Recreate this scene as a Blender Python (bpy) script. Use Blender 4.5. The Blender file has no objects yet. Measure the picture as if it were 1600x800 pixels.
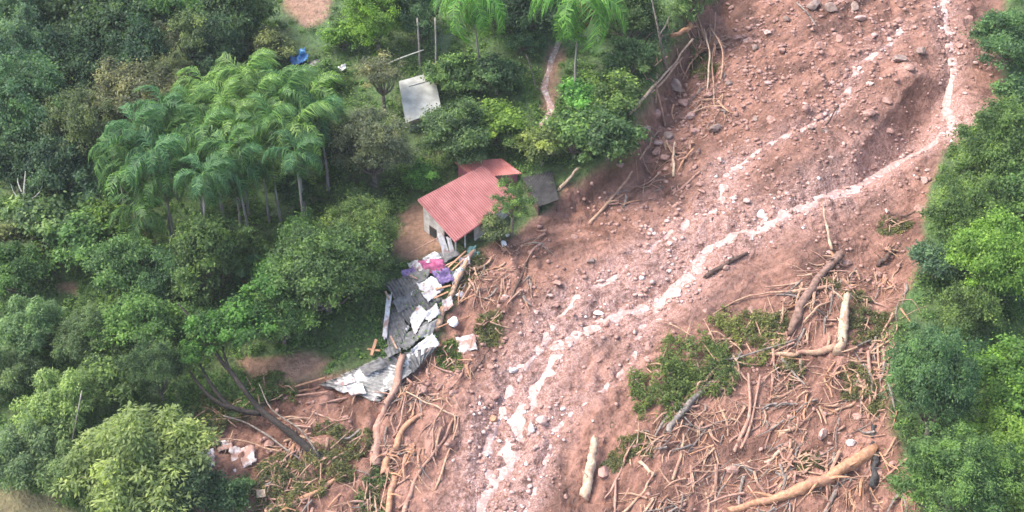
import bpy, math, random
import numpy as np
from mathutils import Vector

# ------------------------------------------------------------------ camera, sky, sun, exposure
scene = bpy.context.scene
COL = scene.collection
CAM = np.array([0.0, -115.0, 82.0])
FPX = 2198.0                                   # focal length in pixels of the 1600 px wide picture
cam_data = bpy.data.cameras.new('camera')
cam = bpy.data.objects.new('camera', cam_data)
COL.objects.link(cam)
cam.location = CAM
cam.rotation_euler = (Vector((0, 0, 0)) - Vector(CAM)).to_track_quat('-Z', 'Y').to_euler()
cam_data.sensor_width = 36.0
cam_data.lens = 36.0 * FPX / 1600.0
cam_data.clip_start = 1.0
cam_data.clip_end = 3000.0
scene.camera = cam

SUN_EL, SUN_AZ = math.radians(56), math.radians(276)     # direction towards the sun, azimuth from +Y clockwise
world = bpy.data.worlds.new('World')
scene.world = world
world.use_nodes = True
wn = world.node_tree.nodes
sky = wn.new('ShaderNodeTexSky')
sky.sky_type = 'NISHITA'
sky.sun_disc = False
sky.sun_elevation = SUN_EL
sky.sun_rotation = SUN_AZ
sky.air_density = 1.0
sky.dust_density = 4.0
world.node_tree.links.new(sky.outputs[0], wn['Background'].inputs[0])
wn['Background'].inputs[1].default_value = 0.15

sun_data = bpy.data.lights.new('sun', 'SUN')
sun_data.energy = 1.3
sun_data.angle = math.radians(24)
sun_data.color = (1.0, 0.96, 0.90)
sun = bpy.data.objects.new('sun', sun_data)
COL.objects.link(sun)
sd = Vector((math.sin(SUN_AZ) * math.cos(SUN_EL), math.cos(SUN_AZ) * math.cos(SUN_EL), math.sin(SUN_EL)))
sun.rotation_euler = sd.to_track_quat('Z', 'Y').to_euler()
sun.location = (0, 0, 150)

scene.view_settings.view_transform = 'Standard'
scene.view_settings.look = 'None'
scene.view_settings.gamma = 1.0
scene.view_settings.exposure = 1.55
scene.cycles.max_bounces = 6
scene.cycles.diffuse_bounces = 3
scene.cycles.transparent_max_bounces = 4

# ------------------------------------------------------------------ helpers: noise, rays, terrain
RNG = np.random.default_rng(7)
random.seed(7)
_LAT = RNG.random((256, 256))

def vnoise(x, y):
    x = np.asarray(x, float); y = np.asarray(y, float)
    xi = np.floor(x).astype(int); yi = np.floor(y).astype(int)
    fx = x - xi; fy = y - yi
    fx = fx * fx * (3 - 2 * fx); fy = fy * fy * (3 - 2 * fy)
    a = _LAT[yi & 255, xi & 255]; b = _LAT[yi & 255, (xi + 1) & 255]
    c = _LAT[(yi + 1) & 255, xi & 255]; d = _LAT[(yi + 1) & 255, (xi + 1) & 255]
    return (a + (b - a) * fx) * (1 - fy) + (c + (d - c) * fx) * fy

def fbm(x, y, octv=4, gain=0.5):
    s = 0.0; a = 1.0; t = 0.0
    for k in range(octv):
        s = s + a * vnoise(x * 2.03 ** k + 17.3 * k, y * 2.03 ** k + 9.1 * k); t += a; a *= gain
    return s / t

def smooth(e0, e1, x):
    t = np.clip((x - e0) / (e1 - e0), 0, 1)
    return t * t * (3 - 2 * t)

_f = -CAM / np.linalg.norm(CAM)
_r = np.array([1.0, 0, 0])
_u = np.cross(_r, _f)

def ray(u, v):
    d = _f + _r * (u - 800) / FPX + _u * (400 - v) / FPX
    return d / np.linalg.norm(d)

def at_z(u, v, z):
    d = ray(u, v)
    return CAM + d * (z - CAM[2]) / d[2]

def h_base(x, y):
    x = np.asarray(x, float); y = np.asarray(y, float)
    return (0.24 * y + 0.05 * x + 1.6 * (fbm(x / 34 + 3, y / 34 + 5, 2) - 0.5)
            + 6.0 * smooth(45, 110, x) + 8.0 * smooth(40, 140, y) + 2.0 * smooth(-40, -120, x))

def march(u, v, hf, ha=0.0):
    d = ray(u, v)
    t = np.arange(70.0, 330.0, 0.4)
    p = CAM[None] + d[None] * t[:, None]
    g = p[:, 2] - hf(p[:, 0], p[:, 1]) - ha
    i = int(np.argmax(g < 0)) if (g < 0).any() else len(t) - 1
    i = max(i, 1)
    k = g[i - 1] / (g[i - 1] - g[i]) if g[i] < 0 else 1.0
    return CAM + d * (t[i - 1] + (t[i] - t[i - 1]) * k)

def to_ground0(pts):
    return np.array([march(u, v, h_base)[:2] for u, v in pts])

def seg_dist(px, py, line):
    """distance to a polyline, and arc length at the nearest point"""
    best = np.full(px.shape, 1e9); arc = np.zeros(px.shape); s0 = 0.0
    for (ax, ay), (bx, by) in zip(line[:-1], line[1:]):
        dx, dy = bx - ax, by - ay
        L = math.hypot(dx, dy) + 1e-9
        t = np.clip(((px - ax) * dx + (py - ay) * dy) / (L * L), 0, 1)
        q = np.hypot(px - ax - t * dx, py - ay - t * dy)
        m = q < best
        best = np.where(m, q, best); arc = np.where(m, s0 + t * L, arc)
        s0 += L
    return best, arc

def inside(px, py, poly):
    r = np.zeros(px.shape, bool)
    n = len(poly)
    for i in range(n):
        x0, y0 = poly[i]; x1, y1 = poly[(i + 1) % n]
        if y0 == y1: continue
        c = ((y0 > py) != (y1 > py)) & (px < (x1 - x0) * (py - y0) / (y1 - y0) + x0)
        r ^= c
    return r

def poly_sd(px, py, poly):
    d, _ = seg_dist(px, py, np.vstack([poly, poly[:1]]))
    return np.where(inside(px, py, poly), d, -d)

# the slide's outline, streams and bare patches, as lines on the ground
SLIDE = to_ground0([(1130, -90), (1085, 25), (1052, 75), (1025, 140), (1000, 185), (985, 232), (930, 268), (885, 285),
                    (862, 325), (800, 362), (752, 392), (715, 450), (690, 520), (640, 560), (560, 578), (470, 585), (430, 600),
                    (400, 640), (330, 660), (300, 720), (310, 830), (330, 900), (1480, 900), (1440, 790), (1400, 680), (1385, 600),
                    (1400, 490), (1440, 420), (1450, 330), (1470, 250), (1530, 190), (1575, 150), (1560, 60), (1600, -90)])
S_MAIN = to_ground0([(1497, 180), (1440, 205), (1390, 232), (1345, 262), (1300, 292), (1240, 320), (1190, 338), (1140, 358), (1105, 382),
                     (1075, 418), (1045, 450), (985, 468), (930, 490), (890, 518), (865, 552), (848, 590), (815, 632), (800, 672),
                     (780, 722), (760, 765), (730, 815), (690, 900)])
S_SIDE = to_ground0([(1140, 240), (1128, 285), (1100, 312), (1050, 340), (1005, 380), (955, 420), (900, 458), (868, 490), (838, 532),
                     (800, 582), (772, 640), (758, 690), (768, 745)])
S_UP = to_ground0([(1415, 30), (1385, 70), (1340, 98), (1322, 150), (1262, 188), (1200, 214), (1140, 240)])
S_FALL = to_ground0([(1470, -80), (1476, 0), (1483, 50), (1490, 115), (1489, 150), (1495, 182)])
S_RIM = to_ground0([(1060, 452), (1012, 488), (985, 560), (935, 608), (872, 655), (850, 720), (820, 790)])
S_CREEK = to_ground0([(872, 60), (862, 85), (850, 130), (858, 165), (848, 192), (857, 240)])
SCARP = to_ground0([(1318, 262), (1348, 226), (1378, 185), (1420, 140), (1462, 100)])
BOWL_REST = to_ground0([(1462, 100), (1500, 90), (1525, 150), (1505, 215), (1450, 245), (1390, 275), (1330, 290), (1318, 262)])
BANK = to_ground0([(1100, -20), (1058, 60), (1030, 130), (1005, 190), (985, 240)])
YARD = to_ground0([(618, 330), (652, 312), (690, 345), (700, 400), (640, 420), (612, 390)])
BARE = [to_ground0(p) for p in (
    [(440, -20), (530, -20), (515, 30), (480, 48), (452, 20)],
    [(858, 60), (885, 75), (872, 120), (866, 170), (858, 190), (846, 180), (842, 130), (850, 90)],
    [(-30, 760), (90, 765), (150, 830), (-30, 860)],
    [(370, 560), (470, 545), (520, 560), (480, 600), (400, 610)],
    [(85, 442), (125, 438), (120, 458), (90, 460)])]
HOUSE = to_ground0([(735, 345)])[0]
CALM = [(*to_ground0([(u, v)])[0], r) for u, v, r in ((1385, 165, 5), (1410, 320, 5), (1370, 390, 6), (1260, 400, 5), (1130, 450, 6), (1540, 110, 5), (1250, 250, 3), (960, 330, 4))]

def terrain(x, y, full=False):
    x = np.asarray(x, float); y = np.asarray(y, float)
    h = h_base(x, y)
    wob = 1.6 * (fbm(x / 2.3, y / 2.3, 3) - 0.5)
    sd_ = poly_sd(x, y, SLIDE) + wob
    mud = smooth(-0.5, 0.7, sd_)
    dm, am = seg_dist(x, y, S_MAIN); ds, as_ = seg_dist(x, y, S_SIDE); du, au = seg_dist(x, y, S_UP)
    df, _ = seg_dist(x, y, S_FALL); dr, _ = seg_dist(x, y, S_RIM); dc, _ = seg_dist(x, y, S_CREEK)
    dbk, _ = seg_dist(x, y, BANK)
    # the slide surface lies below the old ground; deepest under the eroded bank at its upper left
    deep = 0.6 + 3.4 * np.exp(-(dbk / 9.0) ** 2)
    h = h - deep * smooth(-0.6, 1.8, sd_) * (1 - 0.6 * smooth(6, 22, sd_))
    h = h + 1.3 * np.exp(-(dbk / 4.0) ** 2) * (1 - mud)
    # scarp above the head of the stream
    dsc, _ = seg_dist(x, y, SCARP)
    side = np.where(inside(x, y, np.vstack([SCARP, BOWL_REST[1:-1]])), 1.0, -1.0)
    dre, _ = seg_dist(x, y, BOWL_REST)
    q = dsc * side
    h = h - 3.0 * smooth(-1.0, 3.2, q) * (1 - smooth(3.0, 9.0, q)) * smooth(0, 5.0, dre) * (side > 0) + 0.9 * np.exp(-((q + 2.0) / 2.5) ** 2) * mud * smooth(0, 4.0, dre)
    # channels
    ch = 0.55 * np.exp(-(dm / 1.4) ** 2) + 0.32 * np.exp(-(ds / 1.3) ** 2) + 0.28 * np.exp(-(du / 0.8) ** 2) + 0.5 * np.exp(-(df / 1.0) ** 2)
    ch = ch + 0.15 * np.exp(-(dr / 0.8) ** 2) + 0.4 * np.exp(-(dc / 0.8) ** 2) * (1 - mud)
    h = h - ch
    # lumps: broad hummocks, clods, and streaks drawn out along the flow
    calm = 0.8 * smooth(0.58, 0.70, fbm(x / 9 + 40, y / 9 + 8, 2))              # smooth mud sheets between rough ground
    for cx, cy, rad in CALM:
        calm = np.maximum(calm, np.exp(-(((x - cx) ** 2 + (y - cy) ** 2) / rad ** 2) ** 2))
    rough = 0.22 + 0.78 * (1 - calm)
    near = np.exp(-(np.minimum(dm, ds) / 6.0) ** 2)
    wx = x + 0.9 * (fbm(x / 2 + 3, y / 2 + 7, 2) - .5); wy = y + 0.9 * (fbm(x / 2 + 23, y / 2 + 17, 2) - .5)
    puff1 = np.abs(2 * vnoise(wx / 1.9 + 5, wy / 1.9) - 1); puff2 = np.abs(2 * vnoise(wx / 0.85 + 31, wy / 0.85 + 3) - 1)
    lump = 1.7 * (fbm(x / 6, y / 6, 3) - 0.5) + rough * (0.55 * (fbm(x / 1.3 + 5, y / 1.3, 3) - 0.5) + 0.80 * (puff1 - .35) * (0.4 + fbm(x / 5 + 60, y / 5, 2)) + 0.36 * (puff2 - .35))
    st = fbm(am / 5.0, dm / 0.8 + 9, 3) - 0.5
    lump = lump + 0.8 * st * smooth(1.0, 3.0, dm) * np.exp(-dm / 14)
    h = h + lump * mud + (1 - mud) * 0.7 * (fbm(x / 4 + 70, y / 4, 3) - 0.5)
    # levelled pad at the house
    dh = np.hypot(x - HOUSE[0], y - HOUSE[1])
    pad = h_base(HOUSE[0], HOUSE[1]) - 0.15
    w = 1 - smooth(3.5, 8.0, dh)
    h = h * (1 - 0.8 * w) + (pad + 0.10 * (y - HOUSE[1])) * 0.8 * w
    if not full:
        return h
    soil = np.zeros_like(h)
    for k, b in enumerate(BARE + [YARD]):
        soil = np.maximum(soil, (0.45 if k == 2 else 1.0) * smooth(-0.5, 0.8, poly_sd(x, y, b) + wob))
    gravel = np.clip(np.exp(-(dm / 3.6) ** 2) + 0.9 * np.exp(-(ds / 2.6) ** 2) + 0.6 * np.exp(-(du / 1.3) ** 2)
                     + 0.8 * np.exp(-(df / 1.8) ** 2) + 0.6 * np.exp(-(dr / 1.6) ** 2), 0, 1)
    silt = np.clip(np.exp(-(dm / 1.0) ** 2) + 0.7 * np.exp(-(ds / 0.8) ** 2), 0, 1)
    return h, mud, soil, gravel, silt, am, dm

# cached height grid for fast look-ups
GX0, GX1, GY0, GY1, GD = -95.0, 95.0, -70.0, 110.0, 0.25
_gx = np.arange(GX0, GX1 + GD, GD); _gy = np.arange(GY0, GY1 + GD, GD)
_GXX, _GYY = np.meshgrid(_gx, _gy)
_H, _MUD, _SOIL, _GRAV, _SILT, _, _ = terrain(_GXX, _GYY, True)

def lookup(g, x, y):
    fx = np.clip((np.asarray(x, float) - GX0) / GD, 0, len(_gx) - 1.001)
    fy = np.clip((np.asarray(y, float) - GY0) / GD, 0, len(_gy) - 1.001)
    i = fx.astype(int); j = fy.astype(int); a = fx - i; b = fy - j
    return (g[j, i] * (1 - a) + g[j, i + 1] * a) * (1 - b) + (g[j + 1, i] * (1 - a) + g[j + 1, i + 1] * a) * b

def H(x, y): return lookup(_H, x, y)
def ground_at(u, v, ha=0.0): return march(u, v, H, ha)
def depth_of(p): return float(np.dot(np.asarray(p) - CAM, _f))
def metres(px, p): return px * depth_of(p) / FPX

# ------------------------------------------------------------------ helpers: objects and meshes
def mesh_from(name, verts, faces, smooth_=False, tint=None):
    me = bpy.data.meshes.new(name)
    verts = np.asarray(verts, np.float32)
    if isinstance(faces, np.ndarray):
        n, k = faces.shape
        me.vertices.add(len(verts)); me.vertices.foreach_set('co', verts.ravel())
        me.loops.add(n * k); me.loops.foreach_set('vertex_index', faces.astype(np.int32).ravel())
        me.polygons.add(n)
        me.polygons.foreach_set('loop_start', np.arange(0, n * k, k, dtype=np.int32))
        me.update(calc_edges=True)
    else:
        me.from_pydata([tuple(v) for v in verts], [], faces)
        me.update()
    if smooth_:
        me.polygons.foreach_set('use_smooth', np.ones(len(me.polygons), bool))
    if tint is not None:
        at = me.attributes.new('tint', 'FLOAT', 'POINT')
        at.data.foreach_set('value', np.asarray(tint, np.float32))
    return me

def obj(name, me, mat=None, parent=None, loc=None):
    o = bpy.data.objects.new(name, me)
    COL.objects.link(o)
    if mat is not None and me is not None and not me.materials:
        me.materials.append(mat)
    if parent is not None: o.parent = parent
    if loc is not None: o.location = loc
    return o

def tag(o, label=None, cat=None, group=None, kind=None):
    if label: o['label'] = label
    if cat: o['category'] = cat
    if group: o['group'] = group
    if kind: o['kind'] = kind
    return o

def empty(name, loc, label, cat, group=None, rz=0.0):
    o = bpy.data.objects.new(name, None)
    COL.objects.link(o)
    o.location = loc; o.rotation_euler = (0, 0, rz); o.empty_display_size = 0.3
    return tag(o, label, cat, group)

class MB:
    """collects vertices and faces for one mesh"""
    def __init__(s): s.v = []; s.f = []
    def add(s, v, f):
        b = len(s.v); s.v.extend([tuple(map(float, p)) for p in v]); s.f.extend([tuple(i + b for i in q) for q in f]); return s
    def box(s, c, size, rot=None):
        hx, hy, hz = [k / 2 for k in size]
        p = [(-hx, -hy, -hz), (hx, -hy, -hz), (hx, hy, -hz), (-hx, hy, -hz), (-hx, -hy, hz), (hx, -hy, hz), (hx, hy, hz), (-hx, hy, hz)]
        if rot is not None: p = [tuple(rot @ Vector(q)) for q in p]
        return s.add([(q[0] + c[0], q[1] + c[1], q[2] + c[2]) for q in p],
                     [(0, 3, 2, 1), (4, 5, 6, 7), (0, 1, 5, 4), (1, 2, 6, 5), (2, 3, 7, 6), (3, 0, 4, 7)])
    def tube(s, pts, radii, n=8, rough=0.0, sub=3, seed=0, jag=0.0):
        v, f = tube(pts, radii, n, rough, sub, seed, jag); return s.add(v, f)
    def prism(s, poly, z0, z1):
        """vertical prism over an xy polygon; z may be per corner"""
        n = len(poly)
        a = z0 if hasattr(z0, '__len__') else [z0] * n
        b = z1 if hasattr(z1, '__len__') else [z1] * n
        v = [(p[0], p[1], a[i]) for i, p in enumerate(poly)] + [(p[0], p[1], b[i]) for i, p in enumerate(poly)]
        f = [tuple(range(n))[::-1], tuple(range(n, 2 * n))] + [(i, (i + 1) % n, n + (i + 1) % n, n + i) for i in range(n)]
        return s.add(v, f)
    def mesh(s, name, sm=False): return mesh_from(name, s.v, s.f, sm)
    def build(s, name, mat, parent=None, sm=False, loc=None): return obj(name, s.mesh(name, sm), mat, parent, loc)

def spline(pts, sub):
    p = np.asarray(pts, float)
    if len(p) < 3 or sub < 2: 
        if sub < 2: return p
        t = np.linspace(0, 1, sub + 1)[:, None]
        return np.vstack([p[i] * (1 - t[:-1]) + p[i + 1] * t[:-1] for i in range(len(p) - 1)] + [p[-1:]])
    q = np.vstack([2 * p[0] - p[1], p, 2 * p[-1] - p[-2]])
    out = []
    for i in range(1, len(q) - 2):
        for k in range(sub):
            t = k / sub
            out.append(0.5 * ((2 * q[i]) + (-q[i - 1] + q[i + 1]) * t + (2 * q[i - 1] - 5 * q[i] + 4 * q[i + 1] - q[i + 2]) * t * t
                              + (-q[i - 1] + 3 * q[i] - 3 * q[i + 1] + q[i + 2]) * t ** 3))
    out.append(p[-1])
    return np.array(out)

def tube(pts, radii, n=8, rough=0.0, sub=3, seed=0, jag=0.0):
    rs = np.random.default_rng(seed + 11)
    c = spline(pts, sub)
    m = len(c)
    rr = np.interp(np.linspace(0, 1, m), np.linspace(0, 1, len(radii)), radii)
    v = []
    t0 = c[1] - c[0]
    ref = np.array([0, 0, 1.0]) if abs(t0[2]) < 0.8 * np.linalg.norm(t0) else np.array([1.0, 0, 0])
    for i in range(m):
        t = c[min(i + 1, m - 1)] - c[max(i - 1, 0)]
        t = t / (np.linalg.norm(t) + 1e-9)
        a = np.cross(t, ref); a /= np.linalg.norm(a) + 1e-9
        b = np.cross(t, a)
        for k in range(n):
            an = 2 * math.pi * k / n
            r = rr[i] * (1 + rough * (rs.random() - 0.5) * 2)
            v.append(c[i] + (a * math.cos(an) + b * math.sin(an)) * r + (t * (rs.random() - .3) * jag * rr[i] * (1 if i else -1) if jag and i in (0, m - 1) else 0))
    f = []
    for i in range(m - 1):
        for k in range(n):
            k2 = (k + 1) % n
            f.append((i * n + k, i * n + k2, (i + 1) * n + k2, (i + 1) * n + k))
    f.append(tuple(range(n))[::-1]); f.append(tuple((m - 1) * n + k for k in range(n)))
    return v, f

# ------------------------------------------------------------------ materials
def new_mat(name):
    m = bpy.data.materials.new(name); m.use_nodes = True
    nt = m.node_tree
    return m, nt, nt.nodes['Principled BSDF']

def N(nt, typ, **kw):
    n = nt.nodes.new(typ)
    for k, v in kw.items():
        if k.startswith('i_'):
            key = k[2:]
            n.inputs[int(key) if key.isdigit() else key].default_value = v
        else:
            setattr(n, k, v)
    return n

def noise(nt, scale, detail=4.0, rough=0.55, coord='Object', stretch=None, seed=0.0):
    tc = N(nt, 'ShaderNodeTexCoord')
    n = N(nt, 'ShaderNodeTexNoise'); n.inputs['Scale'].default_value = scale
    n.inputs['Detail'].default_value = detail; n.inputs['Roughness'].default_value = rough
    mp = N(nt, 'ShaderNodeMapping'); mp.inputs['Location'].default_value = (seed, seed * .7, seed * 1.3)
    if stretch: mp.inputs['Scale'].default_value = stretch
    nt.links.new(tc.outputs[coord], mp.inputs[0]); nt.links.new(mp.outputs[0], n.inputs['Vector'])
    return n.outputs['Fac']

def ramp(nt, fac, stops):
    r = N(nt, 'ShaderNodeValToRGB')
    e = r.color_ramp.elements
    while len(e) < len(stops): e.new(0.5)
    for k, (p, c) in enumerate(stops):
        e[k].position = p
        e[k].color = (c, c, c, 1) if not hasattr(c, '__len__') else (*c, 1)
    nt.links.new(fac, r.inputs[0])
    return r.outputs[0]

def mix(nt, fac, a, b, mode='MIX'):
    m = N(nt, 'ShaderNodeMix', data_type='RGBA', blend_type=mode)
    for s, val in ((m.inputs[0], fac), (m.inputs[6], a), (m.inputs[7], b)):
        if hasattr(val, 'node'): nt.links.new(val, s)
        elif hasattr(val, '__len__'): s.default_value = (*val, 1)
        else: s.default_value = val
    return m.outputs[2]

def bump(nt, bs, h, strength, dist):
    b = N(nt, 'ShaderNodeBump'); b.inputs['Strength'].default_value = strength; b.inputs['Distance'].default_value = dist
    nt.links.new(h, b.inputs['Height']); nt.links.new(b.outputs[0], bs.inputs['Normal'])

def attr(nt, name, typ='GEOMETRY'):
    a = N(nt, 'ShaderNodeAttribute', attribute_name=name, attribute_type=typ)
    return a.outputs['Fac']

def simple(name, c1, c2, scale=3.0, rough=0.8, bmp=0.3, dist=0.05, stretch=None, coord='Object', lo=0.35, hi=0.65):
    m, nt, bs = new_mat(name)
    n = noise(nt, scale, stretch=stretch, coord=coord)
    c = ramp(nt, n, [(lo, c1), (hi, c2)])
    nt.links.new(c, bs.inputs['Base Color'])
    bs.inputs['Roughness'].default_value = rough
    bump(nt, bs, n, bmp, dist)
    return m

M = {}
def build_ground_mat():
    m, nt, bs = new_mat('mud_and_forest_floor')
    mud, soil, grav = attr(nt, 'mud'), attr(nt, 'soil'), attr(nt, 'gravel')
    n1 = noise(nt, 0.16, 6, 0.62); n2 = noise(nt, 1.6, 6, 0.65, seed=3); n3 = noise(nt, 7.0, 4, 0.6, seed=9)
    cx = N(nt, 'ShaderNodeCombineXYZ'); nt.links.new(attr(nt, 'flow_s'), cx.inputs[0]); nt.links.new(attr(nt, 'flow_d'), cx.inputs[1])
    mpf = N(nt, 'ShaderNodeMapping'); mpf.inputs['Scale'].default_value = (0.16, 0.9, 1); nt.links.new(cx.outputs[0], mpf.inputs[0])
    nfl = N(nt, 'ShaderNodeTexNoise'); nfl.inputs['Scale'].default_value = 1.0; nfl.inputs['Detail'].default_value = 5; nfl.inputs['Roughness'].default_value = 0.6
    nt.links.new(mpf.outputs[0], nfl.inputs['Vector']); flow = nfl.outputs['Fac']
    mudc = ramp(nt, n1, [(0.36, (0.128, 0.060, 0.041)), (0.46, (0.215, 0.107, 0.075)), (0.56, (0.275, 0.141, 0.102)), (0.67, (0.355, 0.195, 0.148))])
    streak = ramp(nt, flow, [(0.36, (0.52, 0.48, 0.44)), (0.50, (1.0, 1.0, 1.0)), (0.64, (1.35, 1.40, 1.44))])
    mudc = mix(nt, 0.8, mudc, streak, 'MULTIPLY')
    spots = ramp(nt, n2, [(0.36, (0.62, 0.58, 0.56)), (0.52, (1.0, 1.0, 1.0)), (0.70, (1.18, 1.15, 1.13))])
    mudc = mix(nt, 0.85, mudc, spots, 'MULTIPLY')
    gravc = ramp(nt, n3, [(0.38, (0.22, 0.118, 0.095)), (0.49, (0.36, 0.215, 0.182)), (0.58, (0.44, 0.285, 0.25)), (0.70, (0.58, 0.44, 0.41))])
    gm = N(nt, 'ShaderNodeMath', operation='MULTIPLY'); nt.links.new(grav, gm.inputs[0]); nt.links.new(ramp(nt, n2, [(0.38, 0.15), (0.55, 1.0)]), gm.inputs[1])
    mudc = mix(nt, gm.outputs[0], mudc, gravc)
    flo = ramp(nt, n2, [(0.34, (0.030, 0.050, 0.018)), (0.5, (0.062, 0.115, 0.032)), (0.66, (0.11, 0.18, 0.05))])
    flo2 = ramp(nt, n1, [(0.40, (0.07, 0.15, 0.035)), (0.62, (0.085, 0.085, 0.04))])
    flo = mix(nt, 0.45, flo, flo2)
    soc = ramp(nt, n2, [(0.35, (0.20, 0.115, 0.075)), (0.65, (0.36, 0.215, 0.145))])
    base = mix(nt, soil, flo, soc)
    base = mix(nt, mud, base, mudc)
    nt.links.new(base, bs.inputs['Base Color'])
    nt.links.new(ramp(nt, n1, [(0.42, 0.34), (0.56, 0.78)]), bs.inputs['Roughness'])     # wet and drying mud
    bs.inputs['Specular IOR Level'].default_value = 0.35
    vt = N(nt, 'ShaderNodeTexVoronoi'); vt.inputs['Scale'].default_value = 2.6
    tc = N(nt, 'ShaderNodeTexCoord'); nt.links.new(tc.outputs['Object'], vt.inputs['Vector'])
    ad = N(nt, 'ShaderNodeMath', operation='MULTIPLY_ADD'); ad.inputs[1].default_value = 0.35
    nt.links.new(vt.outputs['Distance'], ad.inputs[0]); nt.links.new(n2, ad.inputs[2])
    ad2 = N(nt, 'ShaderNodeMath', operation='MULTIPLY_ADD'); ad2.inputs[1].default_value = 0.35
    nt.links.new(n3, ad2.inputs[0]); nt.links.new(ad.outputs[0], ad2.inputs[2])
    bump(nt, bs, ad2.outputs[0], 0.9, 0.35)
    return m
M['ground'] = build_ground_mat()

def build_leaf_mat(name, trans=0.5):
    m, nt, bs = new_mat(name)
    oi = N(nt, 'ShaderNodeObjectInfo')
    t = attr(nt, 'tint')
    var = ramp(nt, t, [(0.0, (0.45, 0.50, 0.50)), (0.5, (1, 1, 1)), (1.0, (1.9, 1.7, 1.3))])
    c = mix(nt, 1.0, oi.outputs['Color'], var, 'MULTIPLY')
    nt.links.new(c, bs.inputs['Base Color'])
    bs.inputs['Roughness'].default_value = 0.55
    bs.inputs['Specular IOR Level'].default_value = 0.3
    tr = N(nt, 'ShaderNodeBsdfTranslucent')
    c2 = mix(nt, 1.0, c, (1.15, 1.25, 0.6), 'MULTIPLY'); nt.links.new(c2, tr.inputs[0])
    ms = N(nt, 'ShaderNodeMixShader'); ms.inputs[0].default_value = trans
    nt.links.new(bs.outputs[0], ms.inputs[1]); nt.links.new(tr.outputs[0], ms.inputs[2])
    nt.links.new(ms.outputs[0], nt.nodes['Material Output'].inputs[0])
    return m
M['leaf'] = build_leaf_mat('leaf')
M['bark'] = simple('grey_bark', (0.10, 0.08, 0.06), (0.26, 0.22, 0.18), 4, 0.9, 0.5, 0.05)
M['dark_bark'] = simple('dark_bark', (0.014, 0.011, 0.010), (0.045, 0.036, 0.030), 4, 0.9, 0.5, 0.05)
M['palm_bark'] = simple('palm_bark', (0.20, 0.17, 0.15), (0.40, 0.36, 0.33), 5, 0.9, 0.3, 0.03)
def muddy_wood(name, c1, c2, amount=0.5):
    m, nt, bs = new_mat(name)
    n = noise(nt, 3.5, 5, .6); n2 = noise(nt, 0.9, 4, .6, seed=2)
    c = ramp(nt, n, [(0.35, c1), (0.65, c2)])
    c = mix(nt, ramp(nt, n2, [(amount - .10, 1.0), (amount + .06, 0.0)]), c, (0.31, 0.165, 0.12))
    nt.links.new(c, bs.inputs['Base Color']); bs.inputs['Roughness'].default_value = 0.8
    bump(nt, bs, n, 0.6, 0.08)
    return m
M['wood_tan'] = muddy_wood('stripped_wood', (0.30, 0.18, 0.115), (0.54, 0.36, 0.24), 0.47)
M['wood_orange'] = muddy_wood('fresh_orange_wood', (0.34, 0.165, 0.09), (0.53, 0.30, 0.175), 0.42)
M['wood_pale'] = muddy_wood('pale_wood', (0.38, 0.26, 0.17), (0.60, 0.47, 0.34), 0.43)
M['wood_pink'] = muddy_wood('muddy_wood', (0.27, 0.145, 0.105), (0.46, 0.29, 0.22), 0.46)
M['wood_grey'] = simple('weathered_wood', (0.13, 0.105, 0.09), (0.29, 0.25, 0.22), 3.5, 0.85, 0.5, 0.05)
M['wood_dark'] = simple('dark_wet_wood', (0.045, 0.028, 0.022), (0.13, 0.075, 0.055), 3.5, 0.7, 0.5, 0.05)
M['wood_brown'] = simple('muddy_brown_bark', (0.13, 0.075, 0.055), (0.29, 0.18, 0.14), 2.5, 0.85, 0.6, 0.08)
M['char'] = simple('charred_wood', (0.018, 0.017, 0.018), (0.06, 0.055, 0.055), 4, 0.75, 0.5, 0.05)
M['stone'] = simple('mud_coated_stone', (0.25, 0.135, 0.105), (0.42, 0.255, 0.21), 2.2, 0.8, 0.4, 0.08)
M['stone_pale'] = simple('washed_stone', (0.36, 0.225, 0.19), (0.56, 0.41, 0.37), 2.2, 0.7, 0.4, 0.06)
M['stone_grey'] = simple('grey_stone', (0.17, 0.115, 0.095), (0.30, 0.225, 0.195), 2.2, 0.85, 0.4, 0.08)
M['stone_white'] = simple('white_stone', (0.66, 0.60, 0.58), (0.82, 0.79, 0.77), 2.2, 0.6, 0.2, 0.05)

def build_water_mat():
    m, nt, bs = new_mat('muddy_water')
    n = noise(nt, 2.6, 6, 0.7); n2 = noise(nt, 5.0, 4, 0.6, seed=4)
    base = ramp(nt, n, [(0.43, (0.38, 0.235, 0.20)), (0.56, (0.50, 0.355, 0.315)), (0.66, (0.78, 0.71, 0.69))])
    nt.links.new(base, bs.inputs['Base Color'])
    bs.inputs['Roughness'].default_value = 0.22
    bump(nt, bs, n2, 0.5, 0.12)
    return m
M['water'] = build_water_mat()

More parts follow.
